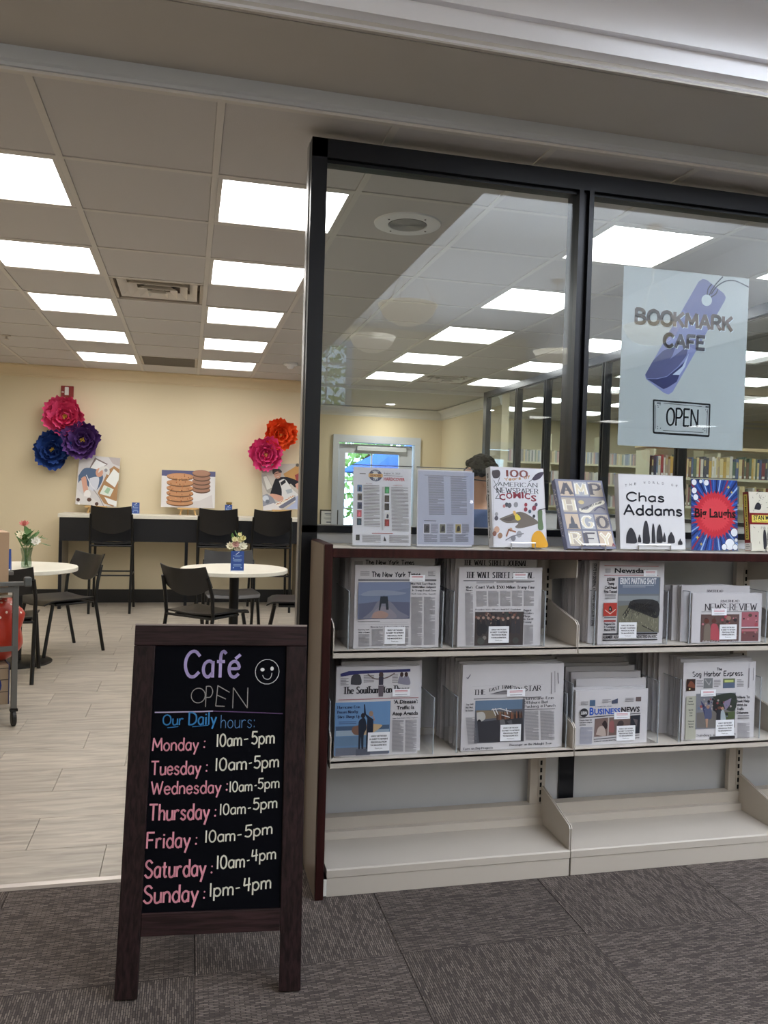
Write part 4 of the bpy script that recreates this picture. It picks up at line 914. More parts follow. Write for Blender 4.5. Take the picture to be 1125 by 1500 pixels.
p.txt('Both Sides Plan Appeals', 750, 414, 985, 10, INK, 'serif', wt=1.8).cols(735, 440, 985, 915, 2, GR, 7, 5).rect(225, 668, 440, 674, GR).rect(225, 680, 710, 683, PH).txt('Honoring Lost Traditions of Neutral Nations', 352, 730, 722, 12, INK, 'serif', wt=1.8).txt('Reporting Team', 228, 755, 335, 11, INK, 'serif').txt('Under a Regime', 232, 780, 340, 11, INK, 'serif').cols(225, 795, 345, 915, 1, GR, 8, 6).cols(352, 745, 725, 915, 3, GR, 7, 7).rect(225, 700, 725, 703, PH)
def raw(): q = Print(); q.m = (0, 0, 1, 1, 0); return q
def nyt2(o, H): raw().txt('The New York Times', .05, H-.026, .225, .015, INK, 'black', wt=1.5).rects([(.01, H-.03, .04, H-.015)], (150, 148, 150)).build('masthead', o, (0, -.0006, 0), (1, 0, 0), (0, 0, 1), (0, -1, 0))
newsstack(.567, .308, .288, Z1, 9, p, 'The New York Times', 'The New York Times |upper shelf at the far left', [0, .027, .02, .022, .01, .016, .02, .006, .01], [0, -.008, -.014, -.02, -.012, -.02, -.02, -.016, -.02], stk=(.146, .014, .074, .060), tg=(.222, .232), second=nyt2)
# The Wall Street Journal
p = Print().quad((228, 160), (1030, 172), (1008, 912), (192, 912), .32, .285)
p.txt('THE WALL STREET JOURNAL.', 290, 262, 945, 54, INK, 'serif', wt=1.25).rect(262, 292, 950, 294, PH).cols(375, 300, 950, 325, 3, GR, 9, 3).txt('Court Voids $500 Million Trump Fine', 380, 362, 948, 27, INK, 'serif', wt=1.35).txt("What's", 285, 360, 350, 20, PH, 'serif').txt('News', 287, 386, 345, 20, PH, 'serif').cols(268, 400, 355, 905, 1, GR, 7, 4).cols(375, 388, 950, 535, 5, GR, 7, 5).txt('President Visits Officers Amid D.C. Crackdown', 375, 566, 815, 12, INK, 'serif', wt=1.9)
p.rect(370, 582, 832, 905, (66, 60, 60)); RR = random.Random(3)
for k in range(46):
    x = RR.uniform(375, 820); y = RR.uniform(590, 690); p.disc(x, y, RR.uniform(8, 15), RR.choice(((120, 84, 74), (92, 70, 66), (44, 44, 50), (140, 120, 110), (60, 66, 62))), n=9)
for k in range(9): x = 400+k*48; p.poly([(x-22, 780), (x-16, 680), (x, 655), (x+18, 680), (x+20, 790)], RR.choice(((36, 38, 46), (48, 46, 50), (60, 58, 62))), True).disc(x, 645+RR.uniform(-14, 14), 14, (150, 126, 116), n=9)
for x, y, r in ((440, 740, 60), (410, 790, 30), (455, 830, 24), (420, 860, 44), (660, 880, 46), (760, 880, 38)): p.disc(x, min(y, 860), r*.8, RR.choice(((70, 72, 70), (120, 116, 112), (44, 44, 48), (160, 160, 176))), n=14)
for i, tx in enumerate(('Biggest', 'Retailers', 'Plunge', 'In Tariff', 'Economy')): p.txt(tx, 842, 580+i*28, 842+len(tx)*10.4, 17, INK, 'serif')
p.cols(838, 712, 940, 905, 1, GR, 7, 6)
def wsj2(o, H): raw().txt('THE WALL STREET JOURNAL.', .03, H-.026, .278, .019, INK, 'serif', wt=1.25).build('masthead', o, (0, -.0006, 0), (1, 0, 0), (0, 0, 1), (0, -1, 0))
newsstack(.945, .32, .285, Z1, 8, p, 'The Wall Street Journal', 'The Wall Street Journal |upper shelf, second from the left', [0, .03, .024, .02, .026, .01, .02, .02], [0, -.006, -.012, -.018, -.02, -.016, -.02, -.02], stk=(.155, .012, .078, .060), tg=(.232, .242), second=wsj2)
# Newsday (cut by its sticker)
p = Print().quad((222, 70), (1052, 78), (1010, 1040), (200, 1045), .272, .31)
p.rect(275, 120, 965, 132, (160, 58, 70)).rect(275, 234, 960, 245, (160, 58, 70)).txt('Newsday', 405, 206, 830, 56, (20, 20, 28), bold=True).cols(282, 158, 360, 210, 1, GR, 13, 3).txt('YOUR TRUSTED NEWS', 530, 224, 690, 8, INK)
p.rect(452, 258, 960, 915, (104, 108, 112)).rect(452, 258, 965, 460, (96, 106, 124)).rect(452, 480, 960, 540, (126, 132, 136)).poly([(452, 600), (960, 560), (955, 905), (450, 905)], (104, 102, 88)).poly([(570, 620), (640, 530), (945, 545), (945, 740), (760, 690)], (46, 46, 48), True)
for k in range(60): p.line([(RR.uniform(590, 940), RR.uniform(535, 600))]+[(RR.uniform(600, 940), RR.uniform(640, 720))], 4, RR.choice(((34, 34, 36), (60, 58, 56), (78, 74, 70))), up=False)
for a in (((600, 590), (945, 740)), ((590, 600), (510, 710)), ((620, 600), (530, 740)), ((560, 640), (575, 690)), ((540, 670), (555, 720)), ((750, 830), (900, 900))): p.line(a, 10, (40, 40, 40), up=False)
for k in range(90):
    x = RR.uniform(465, 930); y = RR.uniform(700, 890); p.line([(x, y), (x+RR.uniform(-14, 14), y-RR.uniform(10, 34))], 4, RR.choice(((130, 130, 112), (84, 84, 72), (70, 76, 70), (150, 150, 134))), up=False)
p.txt("ERIN'S PARTING SHOT", 475, 340, 932, 72, (206, 208, 214), bold=True).cols(480, 355, 930, 400, 1, (150, 156, 166), 18, 4)
for i, (tx, a, b) in enumerate((('$550M', 308, 408), ('Trump', 315, 400), ('Civil Fraud', 280, 432), ('Fine Tossed', 272, 434))): p.txt(tx, a, 303+i*48, b, 36, (28, 28, 34), bold=True)
p.cols(272, 460, 430, 520, 1, GR, 15, 5).rect(268, 562, 432, 716, (160, 56, 48)).line([(285, 645), (350, 692), (418, 640)], 7, (206, 190, 180)).poly([(330, 660), (335, 615), (350, 600), (366, 615), (370, 660)], (40, 34, 34), True).txt('R', 342, 650, 358, 26, (200, 190, 180)).rect(275, 728, 425, 740, GR).rect(272, 762, 418, 784, (140, 66, 66))
for i, tx in enumerate(('Prepared Diet', 'In Contempt', 'Mascot Fight')): p.txt(tx, 275, 820+i*34, 415, 26, (28, 28, 34), bold=True)
p.rect(258, 918, 940, 932, (28, 28, 34)).txt('FORMER ADAMS ADVISERS INDICTED IN NYC', 258, 978, 935, 36, (28, 28, 34), bold=True).rect(255, 990, 940, 1000, (28, 28, 34))
def nd2(o, H):
    raw().rects([(0, 0, .235, .0015)], INK).txt('STATE IN GENERAL ATTORNEY SERVICES IN TEXAS', 0, .004, .235, .012, INK, bold=True).build('side_headline', o, (.009, -.0006, H-.01), (0, 0, -1), (1, 0, 0), (0, -1, 0))
newsstack(1.495, .272, .31, Z1, 9, p, 'Newsday', 'Newsday |upper shelf right of the metal divider', [0, .0, -.004, -.02, -.01, -.02, -.03, -.02, -.02], [0, -.028, -.035, -.03, -.045, -.04, -.05, -.05, -.05], stk=(.121, .022, .074, .060), tg=(.209, .255), hh=.2, second=nd2)
# Riverhead News-Review
p = Print().quad((385, 205), (1090, 215), (1072, 728), (362, 735), .31, .19)
p.txt('RIVERHEAD', 665, 302, 850, 24, (60, 50, 60), 'serif', wt=1.3).txt('NEWS-REVIEW', 505, 388, 1022, 70, INK, 'serif', wt=.95).rect(465, 398, 1040, 406, PH)
p.rect(462, 430, 850, 722, (92, 74, 72)).rect(860, 408, 1042, 565, (150, 90, 100)).rect(862, 580, 1040, 718, (104, 70, 72))
for k in range(50): x = RR.uniform(470, 1030); y = RR.uniform(430, 710); (p.disc(x, y, RR.uniform(8, 20), RR.choice(((150, 70, 80), (60, 50, 54), (120, 96, 90), (170, 110, 120), (80, 66, 60))), n=8) if not 845 < x < 875 else None)
p.disc(515, 500, 26, (92, 54, 46)).poly([(480, 720), (490, 560), (540, 530), (555, 600), (550, 720)], (110, 100, 92), True).disc(590, 500, 24, (86, 56, 50)).poly([(550, 700), (560, 550), (600, 530), (630, 560), (640, 700)], (160, 74, 84), True).disc(740, 470, 24, (140, 112, 100)).rect(850, 408, 861, 722, (186, 184, 188)).rect(861, 566, 1042, 578, (186, 184, 188)).rect(870, 590, 1030, 615, (166, 106, 112)).txt('Rolling Out a Season of Dance', 470, 724, 840, 12, (200, 198, 204), 'serif')
def nr2(o, H): raw().txt('RIVERHEAD', .11, H-.026, .18, .009, (60, 50, 60), 'serif', wt=1.3).build('masthead', o, (0, -.0006, 0), (1, 0, 0), (0, 0, 1), (0, -1, 0))
newsstack(1.892, .31, .19, Z1, 8, p, 'Riverhead News-Review', 'Riverhead News-Review |upper shelf at the right end', [0, .028, .024, .004, .02, .01, .0, .01], [0, -.03, -.05, -.035, -.06, -.07, -.075, -.08], stk=(.157, .012, .076, .058), tg=(.115, .106, .066, .026), second=nr2, hh=.2)
# The Southampton Press
p = Print().quad((85, 160), (860, 165), (850, 965), (62, 985), .298, .312)
p.poly([(120, 218), (200, 196), (772, 192), (772, 216), (300, 224), (122, 244)], (48, 50, 96)).txt('The Southampton Press', 148, 402, 762, 62, INK, 'serif', wt=1.35).poly([(215, 318), (222, 250), (260, 225), (305, 240), (312, 320)], (60, 60, 66), True).cols(330, 240, 440, 315, 1, GR, 14, 3).cols(115, 260, 200, 330, 1, GR, 14, 4).cols(600, 235, 660, 320, 1, GR, 14, 5)
p.line([(375, 228), (430, 268), (490, 275), (560, 262), (625, 228)], 11, (110, 96, 96), True).disc(500, 238, 22, (70, 56, 56), 26).poly([(478, 255), (522, 255), (520, 330), (478, 330)], (54, 52, 66)).poly([(474, 335), (528, 335), (518, 435), (478, 435)], (92, 84, 92)).poly([(655, 320), (665, 270), (690, 235), (705, 270), (735, 235), (765, 280), (765, 335)], (126, 124, 140), True).disc(692, 240, 16, (60, 44, 44), 22).disc(734, 240, 16, (60, 44, 44), 22)
p.rect(100, 452, 850, 454, (150, 90, 96)).rect(70, 480, 582, 955, (92, 120, 152)).rect(70, 480, 582, 690, (96, 130, 170)).rect(75, 700, 580, 730, (66, 84, 108)).rect(75, 740, 578, 780, (140, 156, 172)).rect(75, 800, 578, 870, (92, 116, 142)).rect(72, 900, 575, 958, (96, 100, 112))
p.poly([(225, 745), (240, 705), (330, 690), (380, 740), (360, 775), (260, 780)], (112, 84, 72), True).poly([(310, 700), (380, 690), (380, 770), (320, 775)], (170, 146, 120), True).poly([(420, 680), (500, 690), (510, 705), (450, 750), (400, 770)], (176, 152, 118), True)
p.poly([(288, 690), (295, 650), (330, 625), (355, 640), (365, 720), (340, 780), (335, 905), (318, 905), (312, 800), (304, 905), (288, 905), (290, 780)], (34, 40, 54), True).disc(332, 604, 20, (40, 38, 44), 24).poly([(340, 500), (350, 500), (360, 590), (400, 620), (430, 640), (428, 780), (420, 800), (380, 830), (372, 915), (360, 915), (362, 800), (368, 700), (372, 630), (340, 580)], (30, 36, 52)).disc(408, 588, 20, (140, 116, 100), 26).line([(430, 610), (440, 650)], 9, (150, 120, 104)).rect(265, 912, 400, 966, (78, 82, 94))
for i, (tx, a, b) in enumerate((('Hurricane Erin', 92, 300), ('Passes Nearby,', 92, 288), ('Stirs Things Up', 92, 302))): p.txt(tx, a, 535+i*44, b, 24, (36, 42, 70), 'serif', wt=1.6)
p.cols(90, 655, 280, 690, 1, (60, 76, 110), 15, 6)
for i, (tx, a, b) in enumerate((("'A Disease':", 620, 845), ('Traffic Is', 648, 812), ('Atop Agenda', 606, 848))): p.txt(tx, a, 502+i*53, b, 34, INK, bold=True)
p.txt('Town Board hears many complaints', 608, 640, 848, 11, GR, 'serif').cols(600, 655, 845, 950, 2, GR, 7.5, 7)
newsstack(.512, .298, .312, Z2, 8, p, 'The Southampton Press', 'The Southampton Press |middle shelf at the far left', [0, .012, .004, .012, .018, .01, .02, .02], [0, .022, .03, .036, .045, .02, .0, -.005], stk=(.155, .016, .078, .066), tg=(.232, .206, .064, .026), yf=2.735)
# The East Hampton Star
p = Print().quad((240, 128), (1060, 140), (1035, 835), (150, 860), .405, .31)
p.line([(258, 228), (268, 236), (290, 205)], 6, (70, 66, 84)).txt('THE', 305, 370, 398, 40, INK, 'serif', wt=1.2).txt('STAR', 716, 352, 848, 42, INK, 'serif', wt=1.2).rect(300, 300, 870, 303, PH).rect(300, 403, 850, 407, PH)
for i, ch in enumerate('EAST HAMPTON'):
    if ch != ' ': x = 432+i*22; y = 352-26*math.sin(math.pi*(i+.5)/12); p.txt(ch, x, y, x+19, 26, INK, 'serif', wt=1.4)
p.poly([(430, 368), (500, 352), (560, 340), (620, 350), (690, 362), (600, 374), (500, 374)], (120, 118, 122), True).line([(470, 362), (560, 350), (650, 364)], 4, INK, True)
p.rect(312, 420, 692, 780, (82, 84, 92)).rect(312, 420, 692, 500, (92, 112, 136)).poly([(312, 500), (420, 505), (692, 540), (692, 560), (312, 580)], (118, 106, 90)).poly([(315, 520), (370, 518), (385, 560), (365, 590), (315, 595)], (172, 170, 168), True).disc(330, 600, 16, (34, 34, 38), 20)
for k in range(16): x = 480+k*13.5; p.poly([(x-6, 585), (x-4, 540), (x+3, 515), (x+8, 545), (x+8, 590)], RR.choice(((70, 52, 46), (40, 38, 42), (120, 80, 62), (92, 70, 60))), True)
for a in (((450, 490), (470, 550)), ((470, 488), (490, 540)), ((440, 500), (520, 490)), ((500, 490), (600, 520)), ((520, 545), (585, 568)), ((560, 490), (570, 540))): p.line(a, 7, (196, 196, 200))
p.poly([(312, 600), (692, 575), (692, 780), (312, 780)], (52, 52, 58)).poly([(500, 590), (540, 590), (545, 700), (510, 690)], (96, 96, 100), True).poly([(560, 600), (600, 590), (610, 680)], (80, 80, 86))
for i, (tx, b) in enumerate((('Hurricane Erin', 948), ('Offshore But', 900), ('Packing a Punch', 960))): p.txt(tx, 708, 424+i*33, b, 22, INK, 'serif', wt=1.25)
p.rect(708, 504, 958, 507, PH).cols(700, 520, 958, 775, 2, GR, 7.5, 3).cols(212, 560, 300, 800, 1, GR, 7.5, 4)
for i, tx in enumerate(('Say Will', 'Not Wait,', 'On Trustees')): p.txt(tx, 232-i*5, 455+i*26, 290-i*2, 13, INK, 'serif')
p.txt('Eyes on Big Projects', 172, 846, 425, 17, INK, 'serif').txt('Passenger on the Midnight Train', 572, 820, 925, 17, INK, 'serif').line([(938, 210), (932, 380)], 5, (90, 86, 92)).line([(962, 200), (960, 370)], 4, (90, 86, 92)).line([(985, 215), (990, 300)], 6, (60, 56, 62))
newsstack(.972, .395, .31, Z2, 7, p, 'The East Hampton Star', 'The East Hampton Star |middle shelf left of the metal divider', [0, .006, .012, .016, -.002, .006, .002], [0, -.004, -.006, -.012, -.02, -.03, -.03], stk=(.188, .03, .080, .060), tg=(.205, .192, .07, .027), yf=2.735)
# Long Island Business News
p = Print().quad((135, 372), (838, 366), (845, 862), (140, 900), .30, .205)
M_ = (34, 78, 170)
p.disc(220, 582, 42, (44, 44, 50)).txt('LIBN', 190, 598, 250, 28, (206, 206, 210), bold=True).txt('LONG ISLAND', 330, 532, 495, 12, (60, 70, 110)).txt('B', 275, 605, 318, 72, M_, bold=True).txt('USINESS', 322, 600, 578, 54, M_, bold=True).txt('NEWS', 585, 582, 762, 50, (34, 34, 40), bold=True).poly([(178, 628), (770, 588), (770, 595), (178, 636)], INK)
p.cols(180, 475, 262, 520, 1, GR, 10, 3).rect(272, 462, 328, 518, (70, 92, 118)).cols(390, 458, 485, 500, 1, GR, 10, 4).poly([(490, 500), (490, 470), (548, 450), (548, 498)], (70, 76, 96)).cols(612, 448, 705, 490, 1, GR, 10, 5).rect(720, 440, 770, 480, (96, 84, 84))
for i, (tx, b) in enumerate((('People likely left', 300), ('Education group to', 304), ('programs', 240))): p.txt(tx, 180, 660+i*22, b, 12, INK, bold=True)
p.cols(178, 720, 318, 885, 1, (120, 126, 150), 7.5, 6).poly([(330, 640), (768, 605), (768, 775), (330, 812)], (104, 88, 84)).poly([(330, 640), (455, 630), (455, 800), (330, 812)], (110, 92, 88)).poly([(400, 690), (430, 655), (455, 700), (440, 740)], (46, 36, 38), True).poly([(345, 790), (370, 720), (420, 715), (445, 790), (420, 805)], (170, 156, 150), True).poly([(470, 760), (475, 680), (500, 655), (520, 680), (520, 770)], (132, 84, 84), True).poly([(540, 740), (560, 670), (600, 660), (610, 700)], (60, 52, 54), True).poly([(676, 612), (768, 606), (768, 778), (676, 782)], (40, 42, 50)).poly([(700, 640), (745, 650), (740, 720)], (90, 84, 88)).poly([(458, 628), (470, 628), (470, 798), (458, 800)], (170, 160, 156))
p.poly([(325, 832), (768, 790), (768, 796), (325, 840)], PH).txt('Cultural venues struggle, donors up against pledges', 328, 862, 768, 12, INK, bold=True, slope=.04)
def lb2(o, H): raw().cols(.08, H-.03, .2, H-.01, 2, GR, .004, 3).build('masthead', o, (0, -.0006, 0), (1, 0, 0), (0, 0, 1), (0, -1, 0))
newsstack(1.418, .30, .205, Z2, 8, p, 'Long Island Business News', 'Long Island Business News |middle shelf right of the metal divider', [0, .004, .03, .05, .065, .072, .09, .12], [0, .004, .028, .02, .012, .0, -.002, -.01], stk=(.208, .012, .078, .056), tg=(.19, .094, .066, .026), hh=.235, yf=2.735)
# The Sag Harbor Express
p = Print().quad((278, 155), (1018, 150), (1000, 888), (240, 918), .322, .30)
p.txt('The', 610, 232, 660, 26, INK, 'black', wt=1.6).txt('Sag Harbor Express.', 360, 288, 885, 46, INK, 'black', wt=1.35).rect(300, 312, 385, 425, (52, 38, 34)).poly([(305, 380), (340, 330), (378, 360), (380, 400)], (110, 66, 50), True).disc(328, 408, 9, (200, 190, 150)).rect(475, 305, 565, 402, (110, 112, 114)).line([(490, 320), (530, 370), (550, 330)], 10, (150, 150, 152)).rect(675, 312, 795, 402, (84, 96, 118)).rect(675, 312, 795, 350, (96, 108, 80)).rect(690, 325, 780, 345, (170, 180, 110))
for a in (395, 575, 812): p.cols(a, 322, a+78, 400, 1, GR, 15, a)
p.rect(292, 478, 382, 905, (160, 160, 148))
for i, tx in enumerate(('2025', 'Summer', 'Festival', '', 'Sports', 'Camp', 'List', '', 'National', 'Farmers', 'Market')):
    if tx: p.txt(tx, 337-len(tx)*4, 506+i*28, 337+len(tx)*4, 13, INK, bold=True)
p.rect(395, 455, 795, 790, (112, 114, 122)).poly([(395, 640), (795, 610), (795, 788), (395, 790)], (104, 100, 98)).poly([(660, 640), (795, 630), (795, 700), (690, 710)], (74, 86, 58)).poly([(568, 620), (565, 540), (600, 500), (650, 510), (670, 580), (660, 700), (640, 720), (600, 640)], (42, 40, 42), True).poly([(560, 480), (795, 455), (795, 620), (680, 600)], (50, 56, 50), True).poly([(670, 540), (760, 500), (740, 570), (700, 620)], (120, 110, 134)).poly([(440, 520), (500, 600), (490, 700), (470, 640)], (60, 62, 96), True)
for k in range(34): x = RR.uniform(400, 780); y = RR.uniform(500, 690); p.disc(x, y, RR.uniform(6, 15), RR.choice(((60, 62, 92), (130, 70, 76), (150, 140, 140), (40, 40, 46), (96, 110, 130))), n=8)
p.poly([(480, 700), (485, 600), (520, 570), (550, 610), (548, 700)], (78, 84, 112), True).disc(515, 585, 17, (150, 120, 104)).poly([(488, 700), (515, 700), (508, 788), (492, 785)], (160, 130, 112)).poly([(600, 760), (605, 640), (630, 600), (650, 640), (648, 730)], (42, 42, 48), True).disc(628, 595, 14, (90, 64, 52)).disc(665, 600, 15, (170, 130, 110)).poly([(645, 720), (650, 630), (680, 620), (700, 720)], (150, 160, 168), True)
for i, (tx, b) in enumerate((('Village To', 948), ('Seek Help', 945), ('With Its', 920), ('Traffic', 885), ('Dilemma', 935))): p.txt(tx, 814, 504+i*38, b, 25, INK, bold=True)
p.cols(812, 460, 885, 466, 1, GR, 12, 2).cols(815, 670, 950, 730, 1, GR, 22, 3).cols(812, 745, 955, 895, 1, GR, 7.5, 4).txt('Sundays on the Farm', 392, 876, 800, 22, INK, 'serif', wt=1.2).rect(530, 880, 795, 902, (44, 42, 44)).line([(940, 215), (935, 400)], 10, (130, 126, 132)).line([(985, 210), (980, 330)], 5, (90, 86, 92))
newsstack(1.868, .322, .30, Z2, 9, p, 'The Sag Harbor Express', 'The Sag Harbor Express |middle shelf at the right end', [0, .008, .014, .016, .04, .046, .03, .03, .02], [0, .004, .0, -.006, -.045, -.05, -.06, -.07, -.075], stk=(.186, .012, .082, .062), tg=(.108, .168, .066, .026), yf=2.735, hh=.24)

# ================================================================ ON THE LEDGE
LZ = 1.199
M_wire = mat('bright_wire', (196, 196, 198), .25, .8)
M_pages = mat('book_pages', (214, 208, 196), .8)
def stand(parent, w, d=.05, top=.11, lean=0.1):
    for s in (-1, 1):
        MB().tube([(s*w, -.045, .003), (s*w, -.045, .022), (s*w, -.047, .003)][:2], .0022, 6).build('lip_wire', M_wire, parent)
    MB().tube([(-w, -.045, .022), (-w, -.047, .003), (-w, .06, .003), (-w*.8, .052, top), (w*.8, .052, top), (w, .06, .003), (w, -.047, .003), (w, -.045, .022)], .0022, 6).build('wire_stand', M_wire, parent)
    MB().tube([(-w, -.046, .023), (w, -.046, .023)], .0022, 6).build('front_wire', M_wire, parent)
def book(name, label, x, w, h, th, lean, cover, spine, pr, y=2.76, rz=0, sw=.05, standlabel=None):
    """a closed book face out, leaning back on a small wire stand"""
    s = thing('wire_book_stand', standlabel, 'book stand', (x+w/2, y+.045, LZ), rz, 'wire book stands on the ledge'); stand(s, sw)
    t = thing(name, label, 'book', (x, y, LZ+.006)); t.rotation_euler = (-math.radians(lean), 0, rz)
    bx('front_cover', mat('cover_'+name+label[:6], cover, .3), 0, w, 0, .0025, 0, h, t, bev=.0008)
    bx('back_cover', mat('cover_'+name+label[:6], cover, .3), 0, w, th-.0025, th, 0, h, t, bev=.0008)
    bx('spine', mat('spine_'+name+label[:6], spine, .3), -.001, .003, .0008, th-.0008, 0, h, t)
    bx('page_block', M_pages, .003, w-.004, .0026, th-.0026, .004, h-.004, t)
    pr.build('cover_print', t, (0, -.0005, 0), (1, 0, 0), (0, 0, 1), (0, -1, 0), .3, 'gloss_ink'); return t
FM = lambda w, h: Print().map(0, 0, 1000, 1000*h/w, w, h)
# 100 Years of American Newspaper Comics
K = (26, 28, 40); BR = (104, 56, 54)
p = Print().quad((190, 130), (930, 165), (1030, 1330), (265, 1325), .222, .298)
p.rect(205, 150, 925, 1300, (206, 206, 214)).line([(222, 175), (262, 1270)], 2, K).line([(205, 150), (925, 165), (1010, 1290)], 2, (150, 90, 80))
p.txt('100', 415, 275, 705, 95, (120, 60, 56), 'serif', wt=2.6).txt('Years of', 390, 340, 745, 42, (176, 132, 86), 'round', wt=2.8, slope=.12).txt('AMERICAN', 300, 415, 850, 60, K, 'serif', wt=1.25).txt('NEWSPAPER', 290, 510, 868, 72, K, 'serif', wt=1.2)
for ch, cx0, cx1, cy in (('C', 325, 412, 618), ('O', 420, 512, 598), ('M', 522, 628, 592), ('I', 640, 668, 592), ('C', 680, 760, 606), ('S', 772, 850, 638)): p.txt(ch, cx0, cy, cx1, 92, (128, 40, 56), 'sans', bold=True)
p.poly([(215, 190), (300, 180), (328, 230), (310, 290), (240, 300), (212, 240)], (64, 56, 60), True).line([(320, 290), (300, 370), (240, 430), (320, 520), (270, 600), (360, 600)], 8, K).line([(240, 330), (280, 420), (330, 560)], 7, K).poly([(775, 310), (830, 240), (915, 210), (930, 240), (880, 310), (800, 335)], (60, 50, 70), True).line([(730, 360), (790, 310)], 8, K)
p.poly([(330, 900), (440, 850), (620, 795), (760, 850), (880, 940), (860, 980), (640, 1040), (560, 1020), (600, 960), (430, 960)], (112, 104, 98), True).poly([(360, 910), (520, 850), (620, 830), (500, 930)], (88, 80, 76), True).poly([(550, 850), (580, 825), (625, 870), (630, 910), (590, 925), (560, 900)], (214, 196, 70), True).poly([(520, 790), (550, 780), (570, 830), (545, 850)], (214, 170, 100), True)
for x, y, r, c in ((430, 690, 26, (70, 74, 84)), (470, 700, 30, (86, 88, 96)), (395, 710, 20, (170, 120, 120)), (560, 690, 32, (140, 140, 146)), (290, 830, 24, (150, 150, 156)), (290, 890, 28, (84, 80, 90)), (700, 690, 22, (150, 60, 72)), (700, 760, 26, (140, 60, 72)), (845, 690, 22, (90, 84, 100)), (820, 740, 30, (130, 60, 76)), (760, 790, 22, (70, 90, 110)), (820, 860, 20, (60, 60, 66)), (500, 1060, 22, (176, 140, 110)), (300, 1060, 40, (186, 150, 130)), (270, 1120, 30, (130, 90, 80)), (350, 1150, 34, (150, 120, 100)), (620, 1130, 40, (150, 150, 156)), (540, 1190, 34, (120, 120, 128))): p.disc(x, y, r, c, r*1.3, n=10)
p.poly([(870, 780), (930, 770), (940, 900), (960, 1050), (890, 1050), (880, 900)], (96, 116, 86), True).line([(880, 770), (970, 750), (985, 730)], 12, (60, 60, 66)).line([(440, 1160), (470, 1060), (570, 1095)], 22, (150, 104, 86)).line([(430, 1220), (520, 1160), (680, 1120)], 14, (120, 118, 126))
p.poly([(810, 1330), (800, 1180), (850, 1090), (930, 1090), (1000, 1200), (1030, 1320)], (214, 158, 50), True)
b = book('comics_book', 'thick white book titled 100 Years of American Newspaper Comics on the ledge', 1.083, .222, .298, .038, 9, (206, 206, 212), (200, 200, 208), p, y=2.765, rz=.10, standlabel='wire stand under the white newspaper comics book')
raw().txt('100 Years of American Newspaper Comics', 0, 0, .24, .011, K, 'serif', wt=1.5).build('spine_print', b, (-.0016, .028, .275), (0, 0, -1), (0, -1, 0), (-1, 0, 0), .3, 'gloss_ink')
# Amphigorey
p = FM(.205, .285); HH = 1390; p.rect(0, 0, 1000, HH, (98, 100, 122))
L = [['A', 'M', 'P'], ['H', None, None], ['*', 'G', 'O'], ['R', 'E', 'Y']]
for r in range(4):
    for c_ in range(3):
        x0, y0 = 60+c_*310, 40+r*335; ch = L[r][c_]
        if r == 1 and c_ == 1:
            p.rect(x0, y0, x0+590, y0+300, (120, 116, 124)).poly([(x0+20, y0+210), (x0+180, y0+240), (x0+330, y0+120), (x0+560, y0+40), (x0+570, y0+110), (x0+360, y0+190), (x0+200, y0+300), (x0+30, y0+280)], (206, 200, 184), True).txt('AMPHIGOREY AGAIN', x0+60, y0+255, x0+520, 40, K, 'serif', slope=.35, wt=1.6).disc(x0+90, y0+90, 60, (186, 168, 120), 40).line([(x0+330, y0+260), (x0+450, y0+180), (x0+560, y0+220)], 26, (60, 60, 84), True); continue
        if r == 1 and c_ == 2: continue
        bgc = ((186, 166, 144), (150, 152, 160), (164, 152, 138), (180, 176, 172))[(r*2+c_) % 4]; p.rect(x0, y0, x0+280, y0+300, bgc)
        if ch == '*':
            p.poly([(x0+40, y0+280), (x0+60, y0+200), (x0+100, y0+190), (x0+110, y0+100), (x0+140, y0+30), (x0+170, y0+100), (x0+180, y0+190), (x0+220, y0+200), (x0+240, y0+280)], (54, 56, 70)).line([(x0+20, y0+285), (x0+260, y0+285)], 12, K)
        else: p.txt(ch, x0+40, y0+265, x0+240, 225, (226, 222, 214) if (r+c_) % 2 else (70, 62, 70), 'serif', wt=2.3).txt(ch, x0+50, y0+258, x0+230, 205, (50, 46, 60) if (r+c_) % 2 == 0 else (206, 196, 170), 'serif', wt=1.3)
p.line([(930, 1340), (950, 1290), (975, 1340)], 26, (120, 30, 50))
b = book('amphigorey_book', 'grey-blue AMPHIGOREY book with a grid of letters, leaning far back on the ledge', 1.372, .205, .285, .028, 25, (92, 96, 130), (104, 108, 140), p, y=2.755, rz=.05, standlabel='wire stand under the grey-blue AMPHIGOREY book')
raw().txt('AMPHIGOREY', 0, 0, .2, .012, (210, 208, 214), 'serif', wt=1.5).build('spine_print', b, (-.0016, .02, .25), (0, 0, -1), (0, -1, 0), (-1, 0, 0), .3, 'gloss_ink')
# The World of Chas Addams (figures left as plain dark shapes)
p = Print().quad((378, 88), (698, 95), (712, 445), (378, 440), .285, .288); p.rect(378, 88, 698, 100, (200, 200, 204))
for i, ch in enumerate('THE WORLD OF'):
    if ch != ' ': x = 408+i*23; p.txt(ch, x, 146-14*math.sin(math.pi*i/11.), x+10, 12, (110, 110, 116), wt=1)
p.txt('Chas', 415, 212, 600, 40, K, 'round', wt=1.9).txt('Addams', 400, 276, 690, 46, K, 'round', wt=1.9)
for x, w_, t_, b_ in ((432, 52, 338, 412), (474, 16, 370, 408), (508, 34, 304, 412), (545, 18, 318, 410), (576, 30, 322, 408), (601, 14, 360, 406), (636, 34, 358, 412), (682, 22, 390, 420)):
    p.poly([(x-w_/2, b_), (x-w_/2.2, (t_+b_)/2), (x-w_/4, t_+12), (x, t_), (x+w_/4, t_+12), (x+w_/2.2, (t_+b_)/2), (x+w_/2, b_)], (52, 52, 58), True)
p.line([(515, 422), (560, 424)], 3, K)
